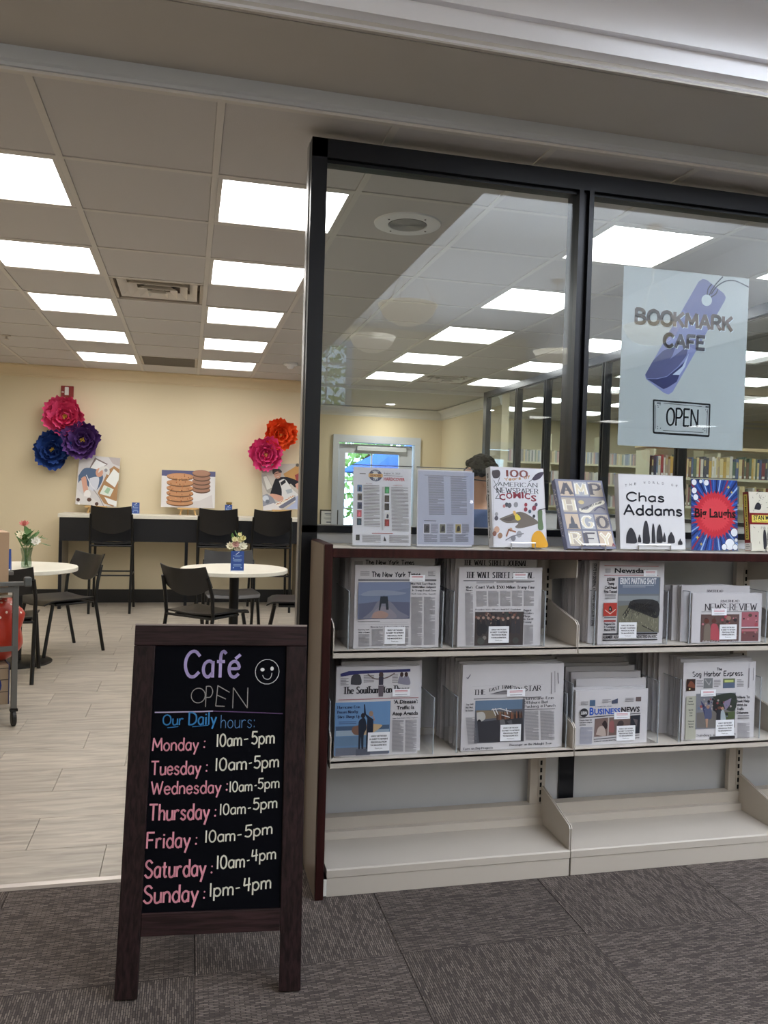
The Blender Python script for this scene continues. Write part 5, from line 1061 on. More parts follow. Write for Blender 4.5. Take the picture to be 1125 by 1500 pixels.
book('cartoon_book', 'square white book lettered Chas Addams above a row of small dark shapes', 1.597, .285, .288, .03, 7, (206, 206, 210), (190, 190, 194), p, y=2.77, rz=.03, sw=.07, standlabel='clear-wire stand under the square white book')
# Stan Ma...
p = FM(.21, .235); HH = 1119; p.rect(0, 0, 1000, HH, (196, 192, 178)).rect(0, 400, 1000, 620, (110, 24, 30)).rect(50, 440, 1000, 580, (206, 190, 90)).txt('STAN MA', 90, 530, 560, 84, K, bold=True).txt('The Collected Cartoons', 90, 572, 700, 34, K)
for k in range(60):
    x, y = RR.uniform(40, 960), RR.choice((RR.uniform(40, 380), RR.uniform(660, 1080))); p.line([(x, y), (x+RR.uniform(-50, 50), y+RR.uniform(-50, 50))], 9, (90, 88, 84), up=False)
for x in (360, 470, 720, 860): p.poly([(x-40, 1080), (x-45, 860), (x-20, 720), (x+20, 720), (x+45, 860), (x+40, 1080)], (48, 48, 54), True).disc(x, 690, 32, (160, 156, 146))
p.poly([(120, 330), (160, 240), (230, 200), (300, 260), (260, 340)], (44, 44, 50), True)
b = book('cartoon_book', 'book with a yellow and dark red STAN MA title band at the ledge right end', 2.165, .21, .235, .03, 6, (196, 190, 176), (120, 30, 34), p, y=2.765, rz=.16, standlabel='wire stand under the yellow and red banded book')
raw().rects([(0, 0, .18, .017)], (206, 190, 90)).txt('STAN MACK CARTOON', .006, .004, .174, .008, K, bold=True).build('spine_print', b, (-.0016, .0235, .225), (0, 0, -1), (0, -1, 0), (-1, 0, 0), .3, 'gloss_ink')
raw().rects([(0, 0, .034, .03)], (214, 212, 206)).rects([(.005, .022, .02, .024), (.005, .015, .025, .017), (.005, .008, .018, .01)], (120, 120, 120)).build('spine_label', b, (-.0018, .028, .002), (0, -1, 0), (0, 0, 1), (-1, 0, 0))
# sheets in slanted acrylic holders
def sheet(name, label, x, w, h, pr, col, y=2.80, lean=4, shelfd=.075):
    t = thing(name, label, 'sign holder', (x, y, LZ), .05)
    M = Matrix.Rotation(-math.radians(lean), 4, 'X')
    MB().box(-.003, w+.003, -.003, -.0015, .002, h+.004, M).build('front_sheet', M_acryl, t); MB().box(-.003, w+.003, .0015, .003, .002, h+.010, M).build('back_sheet', M_acryl, t)
    bx('foot', M_acryl, -.003, w+.003, -.012, shelfd, 0, .0025, t); MB().box(-.003, w+.003, -.0032, .0032, h+.009, h+.0115, M).build('top_edge', mat('acrylic_edge_dark', (70, 72, 78), .25), t)
    MB().box(0, w, -.001, .0006, .004, h+.002, M).build('paper_sheet', mat('sheet_'+name, col, .6), t)
    n = M.to_3x3() @ Vector((0, -1, 0)); v = M.to_3x3() @ Vector((0, 0, 1)); pr.build('sheet_print', t, n*.0013+v*.004, (1, 0, 0), v, n); return t
p = Print().quad((160, 35), (600, 35), (580, 612), (143, 612), .216, .279)
p.disc(324, 97, 50, (44, 56, 96), 44).disc(324, 97, 26, (206, 206, 208), 24).rect(272, 84, 378, 110, (206, 160, 100)).txt('READER', 285, 104, 366, 13, (120, 60, 40), bold=True).txt('WEEKLY', 300, 74, 348, 12, (214, 216, 220), bold=True).txt('LIST', 308, 132, 342, 12, (214, 216, 220), bold=True).txt('August 31, 2025', 385, 84, 512, 13, (50, 50, 58)).txt('HARDCOVER', 385, 132, 546, 24, (168, 46, 60), bold=True).rects([], K).rect(205, 84, 250, 90, GR).rect(385, 94, 530, 97, GR)
for i, (x, y, c) in enumerate(((186, 170, (80, 110, 150)), (186, 234, (90, 84, 82)), (184, 298, (56, 64, 96)), (180, 356, (170, 84, 96)), (178, 416, (56, 72, 84)), (392, 178, (60, 130, 86)), (390, 242, (52, 46, 48)), (388, 302, (36, 34, 40)), (390, 368, (200, 200, 200)), (386, 420, (120, 40, 44)))): p.rect(x, y, x+33, y+50, c).poly([(x+8, y+42), (x+14, y+14), (x+26, y+20), (x+22, y+44)], (30, 36, 56) if i in (0, 1, 2, 8) else tuple(min(255, int(v*1.3)) for v in c), True)
p.cols(222, 172, 358, 480, 1, GR, 11, 3, ink=.35).cols(430, 182, 578, 515, 1, GR, 10, 4, ink=.35).rect(288, 522, 445, 526, (160, 90, 96)).txt('FICTION', 250, 163, 295, 8, (120, 50, 60)).txt('NONFICTION', 455, 170, 522, 8, (168, 46, 60)).rect(168, 536, 195, 576, (40, 44, 50)).poly([(372, 580), (382, 545), (395, 580)], (60, 60, 66)).cols(205, 538, 362, 596, 1, GR, 7, 5, ink=.35).cols(405, 538, 575, 596, 1, GR, 7, 6, ink=.35).rect(372, 180, 374, 500, (170, 170, 176))
sheet('list_holder', 'acrylic holder with a printed list headed HARDCOVER, leftmost on the ledge', .567, .216, .279, p, (214, 214, 222))
p = Print().quad((672, 42), (1080, 48), (1062, 618), (655, 612), .213, .279); p.rect(676, 55, 1075, 606, (172, 176, 196)).rect(720, 90, 1046, 92, GR).cols(740, 95, 870, 390, 1, (120, 122, 136), 8.5, 3, ink=.6).cols(905, 95, 1040, 390, 1, (120, 122, 136), 8.5, 4, ink=.6).rect(710, 424, 800, 429, INK)
for x, c in ((706, (70, 70, 80)), (822, (104, 104, 96)), (938, (150, 136, 96))): p.rect(x, 448, x+46, 520, (206, 208, 214)).rect(x+3, 451, x+43, 516, c).poly([(x+10, 505), (x+18, 470), (x+34, 465), (x+36, 500)], (44, 46, 56), True).cols(x+50, 450, x+108, 520, 1, (120, 122, 136), 7, x, ink=.6).cols(x-6, 526, x+104, 586, 1, (120, 122, 136), 7.5, x+1, ink=.6)
sheet('list_holder', 'acrylic holder with a grey-blue text sheet and three small pictures, second on the ledge', .803, .213, .279, p, (176, 180, 198))
p = FM(.216, .279); HH = 1292; p.rect(0, 0, 1000, HH, (36, 74, 150))
for k in range(54):
    a = k*2*math.pi/54; a2 = a+.045; R1 = 1500; c = ((60, 104, 190), (24, 34, 84), (150, 180, 226), (30, 56, 120), (150, 40, 70))[k % 5]
    q = [(500, 640), (500+R1*math.cos(a), 640+R1*math.sin(a)), (500+R1*math.cos(a2), 640+R1*math.sin(a2))]
    cl = [(min(1000, max(0, x)), min(HH, max(0, y))) for x, y in q]
    f1 = min([1]+[abs((1000 if math.cos(a) > 0 else 0)-500)/max(1e-6, abs(R1*math.cos(a)))]+[abs((HH if math.sin(a) > 0 else 0)-640)/max(1e-6, abs(R1*math.sin(a)))])
    f2 = min([1]+[abs((1000 if math.cos(a2) > 0 else 0)-500)/max(1e-6, abs(R1*math.cos(a2)))]+[abs((HH if math.sin(a2) > 0 else 0)-640)/max(1e-6, abs(R1*math.sin(a2)))])
    p.poly([(500, 640), (500+R1*f1*math.cos(a), 640+R1*f1*math.sin(a)), (500+R1*f2*math.cos(a2), 640+R1*f2*math.sin(a2))], c)
st = []
for k in range(72): a = k*math.pi/36; r = (400 if k % 2 else 465+35*RR.random()); st.append((500+r*math.cos(a)*.99, 640+r*math.sin(a)*.95))
p.poly(st, (196, 44, 60)); st = [(500+(x-500)*.72, 620+(y-620)*.72) for x, y in st]; p.poly(st, (214, 66, 76))
for cx, cy, r in ((60, 60, 110), (200, 40, 90), (320, 60, 70), (60, 210, 80), (90, 330, 60), (920, 960, 110), (960, 1100, 120), (820, 1180, 110), (700, 1230, 80), (940, 1230, 90)):
    rr_ = min(r, 1000-cx if cx > 500 else 999, cx if cx < 500 else 999, cy if cy < 500 else 999, HH-cy if cy > 700 else 999); p.disc(cx, cy, max(rr_, 36), K).disc(cx, cy, max(rr_, 36)-7, (226, 228, 234))
for x, y, s in ((800, 130, 40), (870, 220, 30), (120, 1060, 40), (200, 1180, 34)): p.poly([(x, y-s), (x+s*.3, y-s*.3), (x+s, y), (x+s*.3, y+s*.3), (x, y+s), (x-s*.3, y+s*.3), (x-s, y), (x-s*.3, y-s*.3)], (206, 176, 80))
p.txt('Big Laughs', 70, 690, 950, 165, (10, 8, 14), bold=True)
sheet('comic_sign_holder', 'acrylic holder with a red burst sign reading Big Laughs', 1.915, .216, .279, p, (36, 74, 150), y=2.79)

# ================================================================ POSTER ON THE GLASS
t = thing('window_poster', 'white BOOKMARK CAFE poster with a lilac bookmark taped inside the glass', 'poster', (1.720, 3.0385, 1.617))
PWd, PH_ = .595, .738
MB().box(0, PWd, 0, .0006, 0, PH_).build('poster_sheet', mat('poster_paper', (186, 186, 189), .5), t)
p = Print(.00003).quad((122, 75), (1030, 148), (972, 1400), (76, 1372), PWd, PH_)
LV = (112, 110, 160); LV2 = (140, 142, 192)
p.poly([(690, 158), (720, 165), (845, 262), (858, 290), (850, 315), (470, 985), (440, 1003), (405, 990), (280, 895), (272, 865), (660, 180)], LV2)
p.poly([(690, 158), (720, 165), (845, 262), (858, 290), (850, 315), (735, 515), (545, 385), (660, 180)], LV).poly([(545, 385), (735, 515), (640, 680), (440, 560)], (126, 128, 178))
p.poly([(330, 760), (400, 690), (500, 640), (470, 720), (450, 750), (590, 640), (570, 720), (510, 800), (430, 870), (350, 890), (285, 890), (274, 862)], (92, 92, 136)).poly([(285, 893), (360, 893), (430, 875), (520, 800), (560, 760), (500, 910), (440, 950), (405, 965)], (52, 54, 104)).poly([(470, 860), (540, 800), (590, 700), (560, 800), (520, 860)], (196, 202, 226))
p.disc(719, 314, 38, (206, 210, 216), 42)
for q in (((722, 272), (730, 230), (755, 195)), ((738, 276), (755, 240), (790, 190), (836, 140)), ((750, 290), (785, 265), (800, 232)), ((752, 268), (770, 240), (800, 205), (860, 170), (930, 168), (1024, 210))): p.line(q, 9, (24, 22, 50), True)
TB = (112, 90, 84)
for wd, xa, xb, ya, yb_, cap in (('BOOKMARK', 208, 900, 488, 538, 96), ('CAFE', 408, 700, 655, 672, 90)):
    a = p.P(xa, ya); b_ = p.P(xb, yb_); sl = (b_[1]-a[1])/(b_[0]-a[0])
    p.txt(wd, xa+5, ya+5, xb+5, cap, (214, 220, 230), 'round', wt=2.6, slope=sl*.0).txt(wd, xa, ya, xb, cap, TB if wd[0] == 'B' else (84, 80, 96), 'round', wt=2.8)
p.line([(334, 1046), (738, 1070), (730, 1296), (334, 1278), (334, 1046)], 12, (22, 24, 36)).line([(340, 1282), (728, 1300)], 10, (22, 24, 36)).line([(405, 1066), (682, 1086)], 3, K).line([(348, 1080), (348, 1252)], 3, K).line([(722, 1105), (712, 1275)], 3, K).line([(400, 1262), (690, 1272)], 3, K).line([(358, 1066), (384, 1066)], 8, K).line([(708, 1087), (728, 1088)], 8, K)
p.txt('OPEN', 426, 1222, 648, 122, (30, 32, 44), 'round', wt=1.1)
for x, y in ((364, 1082), (380, 1078), (366, 1095), (708, 1108), (716, 1122), (362, 1235), (382, 1246), (362, 1250), (698, 1240), (688, 1250), (700, 1258)): p.disc(x, y, 3.5, K, n=6)
p.build('poster_print', t, (0, -.0004, 0), (1, 0, 0), (0, 0, 1), (0, -1, 0))

# ================================================================ SANDWICH BOARD
t = thing('sandwich_board', 'dark wood A-frame chalkboard with the cafe opening hours on the carpet', 'chalkboard', (.086, 2.222, 0), math.atan2(-.1, .995))
v = Vector((0, .2115, .9774)); n = Vector((0, -.9774, .2115))
FR = Matrix(((1, 0, 0, 0), (0, -n.y, v.y, 0), (0, -n.z, v.z, 0), (0, 0, 0, 1)))
M_dwood = mat_wood('stained_board_wood', (34, 22, 25), (62, 43, 45), .5, (1, 1, 1), 5)
def woodv(name, c1, c2, sc_): return mat_wood(name, c1, c2, .5, sc_, 5)
WV = woodv('stained_wood_upright', (22, 13, 14), (46, 30, 32), (26, 26, 1.6)); WH = woodv('stained_wood_rail', (28, 17, 18), (54, 36, 38), (1.6, 26, 26))
MB().box(-.250, -.190, 0, .02, 0.004, .947, FR, .002).build('stile', WV, t); MB().box(.190, .250, 0, .02, 0.004, .947, FR, .002).build('stile', WV, t)
MB().box(-.250, .250, 0, .02, .9475, 1.005, FR, .002).build('top_rail', WH, t); MB().box(-.1895, .1895, 0.001, .02, .160, .219, FR, .002).build('bottom_rail', WH, t)
MB().box(-.250, .250, .001, .03, 1.0052, 1.010, FR).build('top_cap', mat('pale_cap', (150, 138, 132), .6), t)
M_slate = mat('chalkboard_slate', (7, 8, 14), .8, bump=(90, .05)); M_slate.node_tree.nodes['Principled BSDF'].inputs['Specular IOR Level'].default_value = .06
MB().box(-.1895, .1895, .007, .014, .2195, .947, FR).build('chalk_panel', M_slate, t)
v2 = Vector((0, -.26, .966)).normalized(); n2 = v2.cross(Vector((1, 0, 0))); F2 = Matrix(((1, 0, 0, 0), (0, n2.y, v2.y, .50), (0, n2.z, v2.z, 0), (0, 0, 0, 1)))
MB().box(-.25, -.19, -.01, .01, 0.003, .955, F2).build('rear_stile', WV, t); MB().box(.19, .25, -.01, .01, 0.003, .955, F2).build('rear_stile', WV, t); MB().box(-.19, .19, -.01, .01, .90, .955, F2).build('rear_rail', WH, t); MB().box(-.19, .19, -.01, .01, .16, .22, F2).build('rear_rail', WH, t); MB().box(-.19, .19, -.003, .003, .22, .90, F2).build('rear_panel', M_slate, t)
for s in (-.2, .2): MB().tube([(s-.02, .232, .972), (s+.02, .232, .972)], .008, 8).build('hinge', M_steelw, t)
q = Print(.00004); q.m = (0, 0, 1, 1, 0); PK = (222, 150, 166); CR = (222, 220, 206); LI = (172, 158, 206); BL = (58, 128, 186)
q.txt('Caf\u00e9', -.103, .857, .052, .074, LI, 'round', wt=1.2)
q.line([(.155+.035*math.cos(a*.3491)-.02, .872+.036*math.sin(a*.3491)) for a in range(19)], .0018, (206, 206, 206)).disc(.121, .878, .006, (220, 220, 220), .005).disc(.149, .881, .005, (220, 220, 220), .006).line([(.122, .862), (.127, .853), (.138, .850), (.146, .856), (.149, .868)], .0018, (206, 206, 206), True)
q.line([(-.062+.02*math.cos(a*.3491), .804+.021*math.sin(a*.3491)) for a in range(19)], .0022, (150, 146, 144)).txt('P', -.040, .772, -.021, .058, (150, 146, 144), 'round', wt=.4).line([(-.011, .774), (-.007, .832), (.027, .813)], .0024, (150, 146, 144)).line([(-.008, .805), (.017, .794)], .0024, (150, 146, 144)).line([(-.011, .774), (.014, .773)], .0024, (150, 146, 144)).txt('N', .038, .768, .080, .058, (150, 146, 144), 'round', wt=.4)
q.line([(-.182, .757), (-.05, .7585), (-.018, .7595)], .0034, (176, 164, 196)).line([(-.018, .7595), (.05, .757), (.183, .751)], .0026, (96, 72, 110))
q.txt('Our', -.158, .722, -.102, .028, BL, 'round', wt=1.3).txt('Daily', -.085, .722, -.008, .034, BL, 'round', wt=1.25).txt('hours:', .006, .712, .104, .036, (96, 138, 186), 'round', wt=.5).line([(-.145, .714), (-.115, .717)], .0018, BL).line([(-.075, .716), (-.03, .720)], .0018, BL)
DAYS = (('Monday', -.183, .651, -.056, .034, '10am', -.004, .660, .066, .034, '5pm', .096, .666, .160, .034, 0, .02), ('Tuesday', -.184, .585, -.047, .036, '10am', -.005, .593, .082, .034, '5pm', .105, .598, .174, .033, 0, .04), ('Wednesday', -.181, .532, .012, .034, '10am', .037, .534, .100, .028, '5pm', .118, .541, .177, .028, 0, .04), ('Thursday', -.183, .462, -.018, .042, '10am', .012, .472, .083, .029, '5pm', .106, .484, .172, .030, 0, .06), ('Friday', -.185, .388, -.068, .041, '10am', -.026, .399, .056, .031, '5pm', .085, .410, .160, .031, 0, .10), ('Saturday', -.186, .311, -.022, .044, '10am', .009, .328, .085, .034, '4pm', .105, .345, .172, .030, 0, .07), ('Sunday', -.186, .245, -.040, .044, '1pm', -.008, .256, .056, .034, '4pm', .085, .266, .160, .034, .05, .08))
for d, x0, y0, x1, h_, a, ax, ay, ax1, ah, b_, bx0, by, bx1, bh, s0, s1 in DAYS:
    q.txt(d, x0, y0, x1, h_, PK, 'round', wt=1.25)
    q.disc(x1+.018, y0+.024, .0022, PK).disc(x1+.017, y0+.008, .0026, PK)
    q.txt(a, ax, ay, ax1, ah, CR, 'round', wt=1.25, slope=.03).line([(ax1+.008, ay+ah*.55), ((bx0+ax1)/2+.004, ay+ah*.6)], .003, CR).txt(b_, bx0, by, bx1, bh, CR, 'round', wt=1.25, slope=s1)
q.build('chalk_writing', t, n*-.0068+v*0, (1, 0, 0), tuple(v), tuple(n), .8, 'chalk')

# ================================================================ CART AT THE LEFT EDGE
CRZ = .35
def cartp(x, y, z): c_, s_ = math.cos(CRZ), math.sin(CRZ); return (-1.377+c_*x-s_*y, 5.10+s_*x+c_*y, z)
M_cart = mat('cart_grey_metal', (104, 104, 102), .4, .4)
t = thing('utility_cart', 'grey metal book cart on black casters cut off by the left edge', 'cart', (-1.377, 5.10, 0), CRZ)
for x in (-.36, .36):
    for y in (-.29, .29):
        bx('post', M_cart, x-.016, x+.016, y-.012, y+.012, .10, .80, t, bev=.003)
        c = bx('caster', M_blacksteel, x-.02, x+.02, y-.02, y+.02, .085, .10, t); w_ = MB().lathe([(0, -.012), (.04, -.012), (.045, -.008), (.045, .008), (.04, .012), (0, .012)], 20).build('wheel', M_black, c); w_.rotation_euler = (0, math.pi/2, 0); w_.location = (0, 0, -.0399)
for z in (.765, .43):
    bx('rail', M_cart, -.36, .36, -.302, -.292, z, z+.03, t); bx('rail', M_cart, -.36, .36, .292, .302, z, z+.03, t)
for z in (.10, .735): bx('tray', mat('cart_tray', (150, 142, 130), .5), -.36, .36, -.29, .29, z, z+.012, t)
bx('top_rail', M_cart, -.38, .44, -.31, -.285, .80, .825, t, bev=.004); bx('rail_cap', mat('cart_cap_rubber', (84, 86, 86), .6), .40, .44, -.318, -.277, .795, .85, t, bev=.008)
bx('top_rail', M_cart, -.38, .44, .285, .31, .80, .825, t, bev=.004)
def lump(name, label, cat, loc, sx, sy, sz, m, seed, amp=.03):
    b = MB(); N, Mm = 28, 18
    def P(i, j):
        a = 2*math.pi*i/N; e = math.pi*(j/Mm-.5); ca, sa, ce, se = math.cos(a), math.sin(a), math.cos(e), math.sin(e); f = lambda q, k: math.copysign(abs(q)**k, q)
        p_ = Vector((sx*f(ca, .5)*f(ce, .4), sy*f(sa, .5)*f(ce, .4), sz*f(se, .7)+sz)); d_ = noise.noise(p_*9+Vector((seed, 0, 0)))*amp; return p_+Vector((ca, sa, 0))*d_
    R_ = [[b.bm.verts.new(P(i, j)) for i in range(N)] for j in range(Mm+1)]
    for j in range(Mm):
        for i in range(N): b.bm.faces.new((R_[j][i], R_[j][(i+1) % N], R_[j+1][(i+1) % N], R_[j+1][i]))
    bmesh.ops.remove_doubles(b.bm, verts=b.bm.verts, dist=.0004)
    o = b.build(name, m, smooth=True); o.location = loc; return tag(o, label, cat)
M_bag = bpy.data.materials.new('red_gift_bag'); M_bag.use_nodes = True; nt = M_bag.node_tree; b_ = nt.nodes['Principled BSDF']; tc = nt.nodes.new('ShaderNodeTexCoord'); vo = nt.nodes.new('ShaderNodeTexVoronoi'); vo.inputs['Scale'].default_value = 34
gt = nt.nodes.new('ShaderNodeMath'); gt.operation = 'LESS_THAN'; gt.inputs[1].default_value = .26; sx_ = nt.nodes.new('ShaderNodeSeparateXYZ'); g2 = nt.nodes.new('ShaderNodeMath'); g2.operation = 'GREATER_THAN'; g2.inputs[1].default_value = .25; mu = nt.nodes.new('ShaderNodeMath'); mu.operation = 'MULTIPLY'
mx = nt.nodes.new('ShaderNodeMixRGB'); mx.inputs[1].default_value = rgb(168, 48, 30); mx.inputs[2].default_value = rgb(226, 206, 190)
nt.links.new(tc.outputs['Object'], vo.inputs['Vector']); nt.links.new(tc.outputs['Object'], sx_.inputs[0]); nt.links.new(sx_.outputs[2], g2.inputs[0]); nt.links.new(vo.outputs['Distance'], gt.inputs[0]); nt.links.new(gt.outputs[0], mu.inputs[0]); nt.links.new(g2.outputs[0], mu.inputs[1]); nt.links.new(mu.outputs[0], mx.inputs[0]); nt.links.new(mx.outputs[0], b_.inputs['Base Color']); b_.inputs['Roughness'].default_value = .3
lump('red_bag', 'crumpled red bag with white dots sagging on the middle of the cart', 'bag', cartp(.215, -.04, .345), .215, .19, .185, M_bag, 3).rotation_euler = (0, 0, CRZ)
t = thing('printed_crate', 'wood-slat printed box with a round blue emblem on the cart bottom tray', 'box', cartp(.10, -.09, .113), CRZ)
M_crate = mat('crate_print', (158, 138, 116), .6); bx('carton', M_crate, -.24, .24, -.135, .17, 0, .225, t)
for z in (.07, .14, .205): bx('slat_line', mat('crate_gap', (70, 58, 50), .7), -.24, .24, -.1362, -.1352, z, z+.004, t)
bx('liner_edge', mat('crate_blue_edge', (60, 66, 100), .6), .24, .246, -.137, .17, .0, .23, t)
raw().disc(.13, .11, .075, (40, 56, 120)).disc(.13, .11, .06, (176, 166, 156)).disc(.13, .11, .05, (54, 74, 140)).build('emblem', t, (0, -.1364, 0), (1, 0, 0), (0, 0, 1), (0, -1, 0))
t = thing('kraft_carton', 'plain brown corrugated carton standing on top of the cart', 'box', cartp(-.02, 0, .748), CRZ)
bx('carton', mat('kraft_board', (176, 148, 120), .8, var=.05), -.345, .345, -.26, .26, 0, .355, t); bx('flap_seam', mat('kraft_seam', (140, 114, 90), .8), -.345, .345, -.002, .002, .355, .357, t)

# ================================================================ PERSON BEHIND THE GLASS
def skin(name, V, E, rad, m, parent, root=0, sub=2):
    me = bpy.data.meshes.new(name); me.from_pydata(V, E, []); o = link(name, me, m, parent)
    sm = o.modifiers.new('skin', 'SKIN'); sm.use_smooth_shade = True
    for i, r in enumerate(rad): me.skin_vertices[0].data[i].radius = (r, r) if not isinstance(r, tuple) else r; me.skin_vertices[0].data[i].use_root = (i == root)
    s_ = o.modifiers.new('sub', 'SUBSURF'); s_.levels = sub; s_.render_levels = sub; return o
t = thing('person', 'person with dark curly hair, glasses and blue shirt standing behind the glass, looking left', 'person', (2.0-.61, 3.78, 0))
M_skin = mat('skin', (196, 146, 116), .55); M_hair = mat('dark_hair', (20, 14, 12), .7, spec=.12, bump=(120, .5)); M_shirt = mat('blue_shirt', (74, 92, 134), .8); M_trou = mat('dark_trousers', (36, 38, 46), .85)
V = [(0, 0, .86), (0, 0, 1.02), (0, 0, 1.16), (0, 0, 1.27), (-.005, 0, 1.335), (-.012, 0, 1.375), (-.018, 0, 1.43), (-.010, 0, 1.49), (-.0, 0, 1.53)]
E = [(i, i+1) for i in range(8)]; rad = [.125, .105, .12, .115, .058, .052, .068, .078, .058]
def addc(fr_, pts, rs):
    k = fr_
    for p_, r_ in zip(pts, rs): V.append(p_); rad.append(r_); E.append((k, len(V)-1)); k = len(V)-1
    return k
for s in (-1, 1):
    w0 = addc(3, [(0, s*.13, 1.27), (0, s*.17, 1.20), (-.02, s*.20, 1.0), (-.10, s*.20, .84)], [.06, .05, .042, .03])
    hnd = addc(w0, [(-.15, s*.20, .80)], [.033])
    for f_, (dy, l, r_) in enumerate(((-.028, .07, .0085), (-.010, .08, .009), (.010, .075, .009), (.027, .058, .008))):
        addc(hnd, [(-.175, s*.20+dy, .775), (-.175-l*.45, s*.20+dy*1.1, .750), (-.175-l*.7, s*.20+dy*1.1, .72)], [.010, r_, r_*.85])
    addc(hnd, [(-.135, s*.20-s*.038, .785), (-.155, s*.20-s*.055, .755)], [.011, .009])
    addc(0, [(0, s*.085, .80), (-.01, s*.09, .46), (.0, s*.09, .08), (-.10, s*.095, .035)], [.085, .055, .04, .03])
body = skin('body', V, E, rad, M_skin, t)
skin('nose', [(-.085, 0, 1.462), (-.104, 0, 1.438)], [(0, 1)], [.011, .014], M_skin, t)
for s in (-1, 1): skin('ear', [(.005, s*.078, 1.462), (.012, s*.083, 1.43)], [(0, 1)], [.014, .009], M_skin, t)
MB().lathe([(0, -.004), (.012, -.003), (.014, 0), (0, .004)], 10).build('mouth', mat('lips', (160, 90, 84), .5), t).location = (-.083, 0, 1.402)
for s in (-1, 1):
    MB().lathe([(0, -.011), (.008, -.008), (.011, 0), (.008, .008), (0, .011)], 12).build('eye', mat('eye_white', (226, 224, 220), .3), t, loc=(-.072, s*.031, 1.466))
gl = MB()
for s in (-1, 1):
    gl.tube([(-.094, s*.034+.024*math.cos(a), 1.464+.018*math.sin(a)) for a in [k*.5236 for k in range(12)]], .003, 6, closed=True); gl.tube([(-.094, s*.056, 1.468), (-.06, s*.082, 1.468), (.01, s*.086, 1.462)], .003, 6)
gl.tube([(-.094, -.012, 1.468), (-.094, .012, 1.468)], .003, 6); gl.build('glasses', M_black, t)
RH = random.Random(5); hb = MB()
for k in range(150):
    a = RH.uniform(0, 6.283); e = RH.uniform(.0, 1.5); c_ = Vector((.012+.083*math.cos(a)*math.cos(e), .082*math.sin(a)*math.cos(e), 1.492+.088*math.sin(e)))
    if c_.x < -.045 and c_.z < 1.535: continue
    r_ = RH.uniform(.012, .021); pr_ = [(0, -r_), (r_*.7, -r_*.7), (r_, 0), (r_*.7, r_*.7), (0, r_)]; hb.lathe(pr_, 7, c_)
hb.build('hair', M_hair, t, smooth=True)
SV = [(0, 0, .84), (0, 0, 1.02), (0, 0, 1.16), (0, 0, 1.265), (0, 0, 1.322)]; SE = [(0, 1), (1, 2), (2, 3), (3, 4)]; SR = [.137, .118, .134, .124, .066]
for s in (-1, 1):
    b0 = len(SV); SV += [(0, s*.135, 1.268), (0, s*.175, 1.20), (-.008, s*.19, 1.10)]; SE += [(3, b0), (b0, b0+1), (b0+1, b0+2)]; SR += [.072, .062, .058]
skin('shirt', SV, SE, SR, M_shirt, t)
TV = [(0, 0, .88), (0, .085, .80), (-.01, .09, .46), (0, .09, .10), (0, -.085, .80), (-.01, -.09, .46), (0, -.09, .10)]
skin('trousers', TV, [(0, 1), (1, 2), (2, 3), (0, 4), (4, 5), (5, 6)], [.135, .097, .068, .055, .097, .068, .055], M_trou, t)
for s in (-1, 1): MB().box(-.16, .07, s*.095-.045, s*.095+.045, 0.001, .085, bev=.02).build('shoe', M_black, t)

# ================================================================ LIBRARY BEYOND THE INNER GLASS
M_shelf = mat('library_shelf_cream', (206, 200, 172), .5)
def bookcase(name, label, x0, x1, y, d, levels, top, canopy=None):
    t = thing(name, label, 'bookcase', ((x0+x1)/2, y+d/2, 0)); W2 = (x1-x0)/2
    nb = max(1, round((x1-x0)/.95)); bw = (x1-x0)/nb
    for k in range(nb+1): bx('upright', M_shelf, -W2+k*bw-.02, -W2+k*bw+.02, -d/2+.02, d/2, 0, top, t)
    for z in levels: bx('shelf', M_shelf, -W2, W2, -d/2, d/2-.001, z-.03, z, t)
    bx('back_panel', M_shelf, -W2, W2, d/2-.01, d/2, 0, levels[-1]+.02, t)
    if canopy: bx('canopy', mat('canopy_maple', (214, 188, 146), .5), -W2-.03, W2+.03, -d/2-.02, d/2+.02, canopy, canopy+.035, t)
    return t
bookcase('media_shelving', 'cream library shelving of thin media cases beyond the inner glass', 4.72, 8.5, 12.1, .3, (.3, .62, .94, 1.27, 1.64, 1.965), 2.42)
RB = random.Random(12)
BC = [(150, 60, 62), (60, 84, 130), (206, 200, 188), (70, 96, 84), (196, 160, 80), (60, 56, 60), (170, 150, 130), (120, 40, 60), (96, 120, 140), (220, 214, 204), (100, 70, 58), (50, 60, 84), (176, 96, 84), (210, 190, 140)]
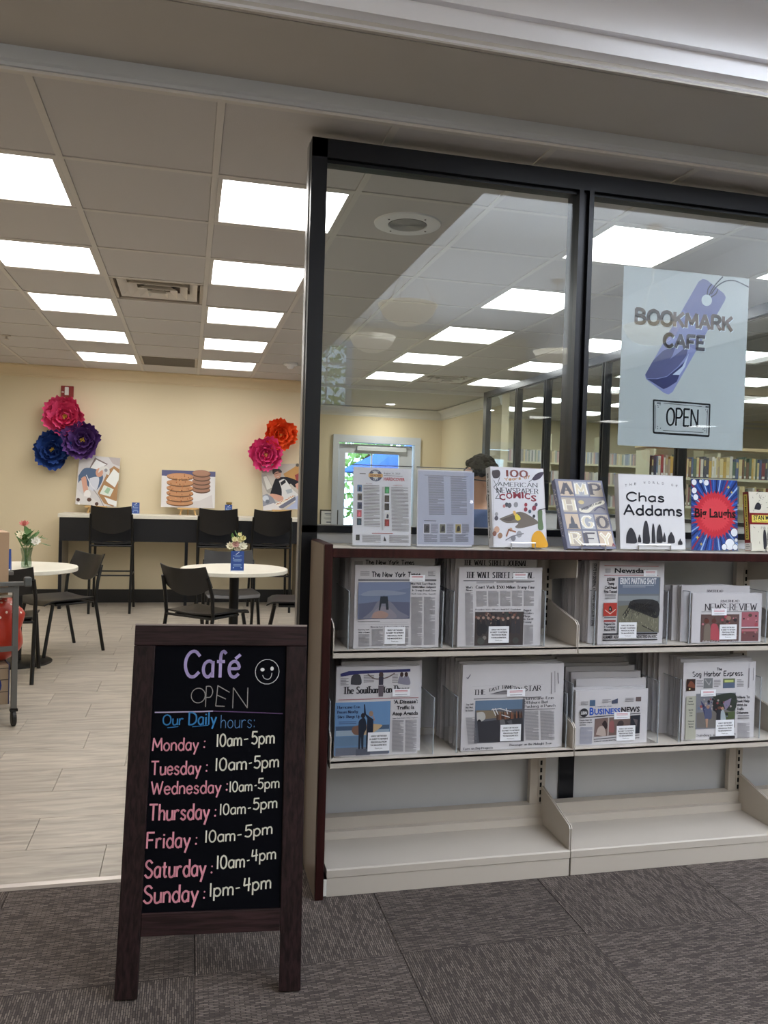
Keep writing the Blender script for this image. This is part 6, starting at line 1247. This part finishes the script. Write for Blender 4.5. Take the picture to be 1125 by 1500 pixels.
def row_books(x0, x1, y, z, hmin, hmax, tmin, tmax, dep, label, cat, grp, pale=0, lab=True):
    x = x0; k = 0; me_c = {}
    while x < x1:
        th_ = RB.uniform(tmin, tmax); h = RB.uniform(hmin, hmax); ci = RB.randrange(len(BC)); key = (ci, int(th_*400), int(h*60))
        if key not in me_c:
            c = BC[ci]
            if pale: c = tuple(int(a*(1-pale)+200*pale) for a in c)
            tq, hq = (key[1]+.5)/400, (key[2]+.5)/60
            b = MB(); b.box(0, tq*.94, 0, dep, 0, hq, bev=.0015 if not pale else 0); b.mesh_ = b.mesh(cat); b.mesh_.materials.append(mat('spine_%d_%d' % (ci, int(pale*10)), c, .5)); me_c[key] = b.mesh_
        o = link(cat.replace(' ', '_'), me_c[key]); o.location = (x, y, z+.0005); tag(o, label, cat, grp)
        ln = RB.random() < .18
        if not pale and k % 2 == 0:
            tq = (key[1]+.5)/400; s_ = link('spine_label', slabel, None, o); s_.location = (tq*.47, -.0006, .012); s_.scale = (tq*.8/.02, 1, 1)
        if not pale and k % 3 == 0:
            tq, hq = (key[1]+.5)/400, (key[2]+.5)/60; s_ = link('title_band', sband, None, o); s_.location = (tq*.47, -.0006, hq*.55); s_.scale = (tq*.6/.02, 1, 1)
        x += (key[1]+.5)/400+.0008; k += 1
slabel = MB().box(-.01, .01, -.0006, 0, 0, .028).mesh('spine_label'); slabel.materials.append(mat('label_white', (222, 220, 212), .6))
sband = MB().box(-.01, .01, -.0006, 0, 0, .07).mesh('title_band'); sband.materials.append(mat('title_gold', (196, 176, 120), .5))
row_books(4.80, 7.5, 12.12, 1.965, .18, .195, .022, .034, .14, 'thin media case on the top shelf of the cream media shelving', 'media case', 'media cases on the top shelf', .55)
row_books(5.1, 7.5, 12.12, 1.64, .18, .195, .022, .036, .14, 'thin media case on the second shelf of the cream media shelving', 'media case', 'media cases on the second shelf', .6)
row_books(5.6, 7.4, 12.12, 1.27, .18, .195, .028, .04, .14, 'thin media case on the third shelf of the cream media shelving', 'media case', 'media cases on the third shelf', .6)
bookcase('book_shelving', 'cream library bookcase with a wooden canopy full of books behind the poster', 5.32, 8.2, 8.65, .26, (.3, .65, 1.0, 1.345, 1.69), 2.0, 2.035)
row_books(5.36, 7.05, 8.66, 1.69, .20, .27, .018, .05, .16, 'book on the top shelf of the wooden-canopied bookcase', 'book', 'books on the upper shelf')
row_books(5.36, 7.05, 8.66, 1.345, .19, .26, .018, .05, .16, 'book on the second shelf of the wooden-canopied bookcase', 'book', 'books on the second shelf')
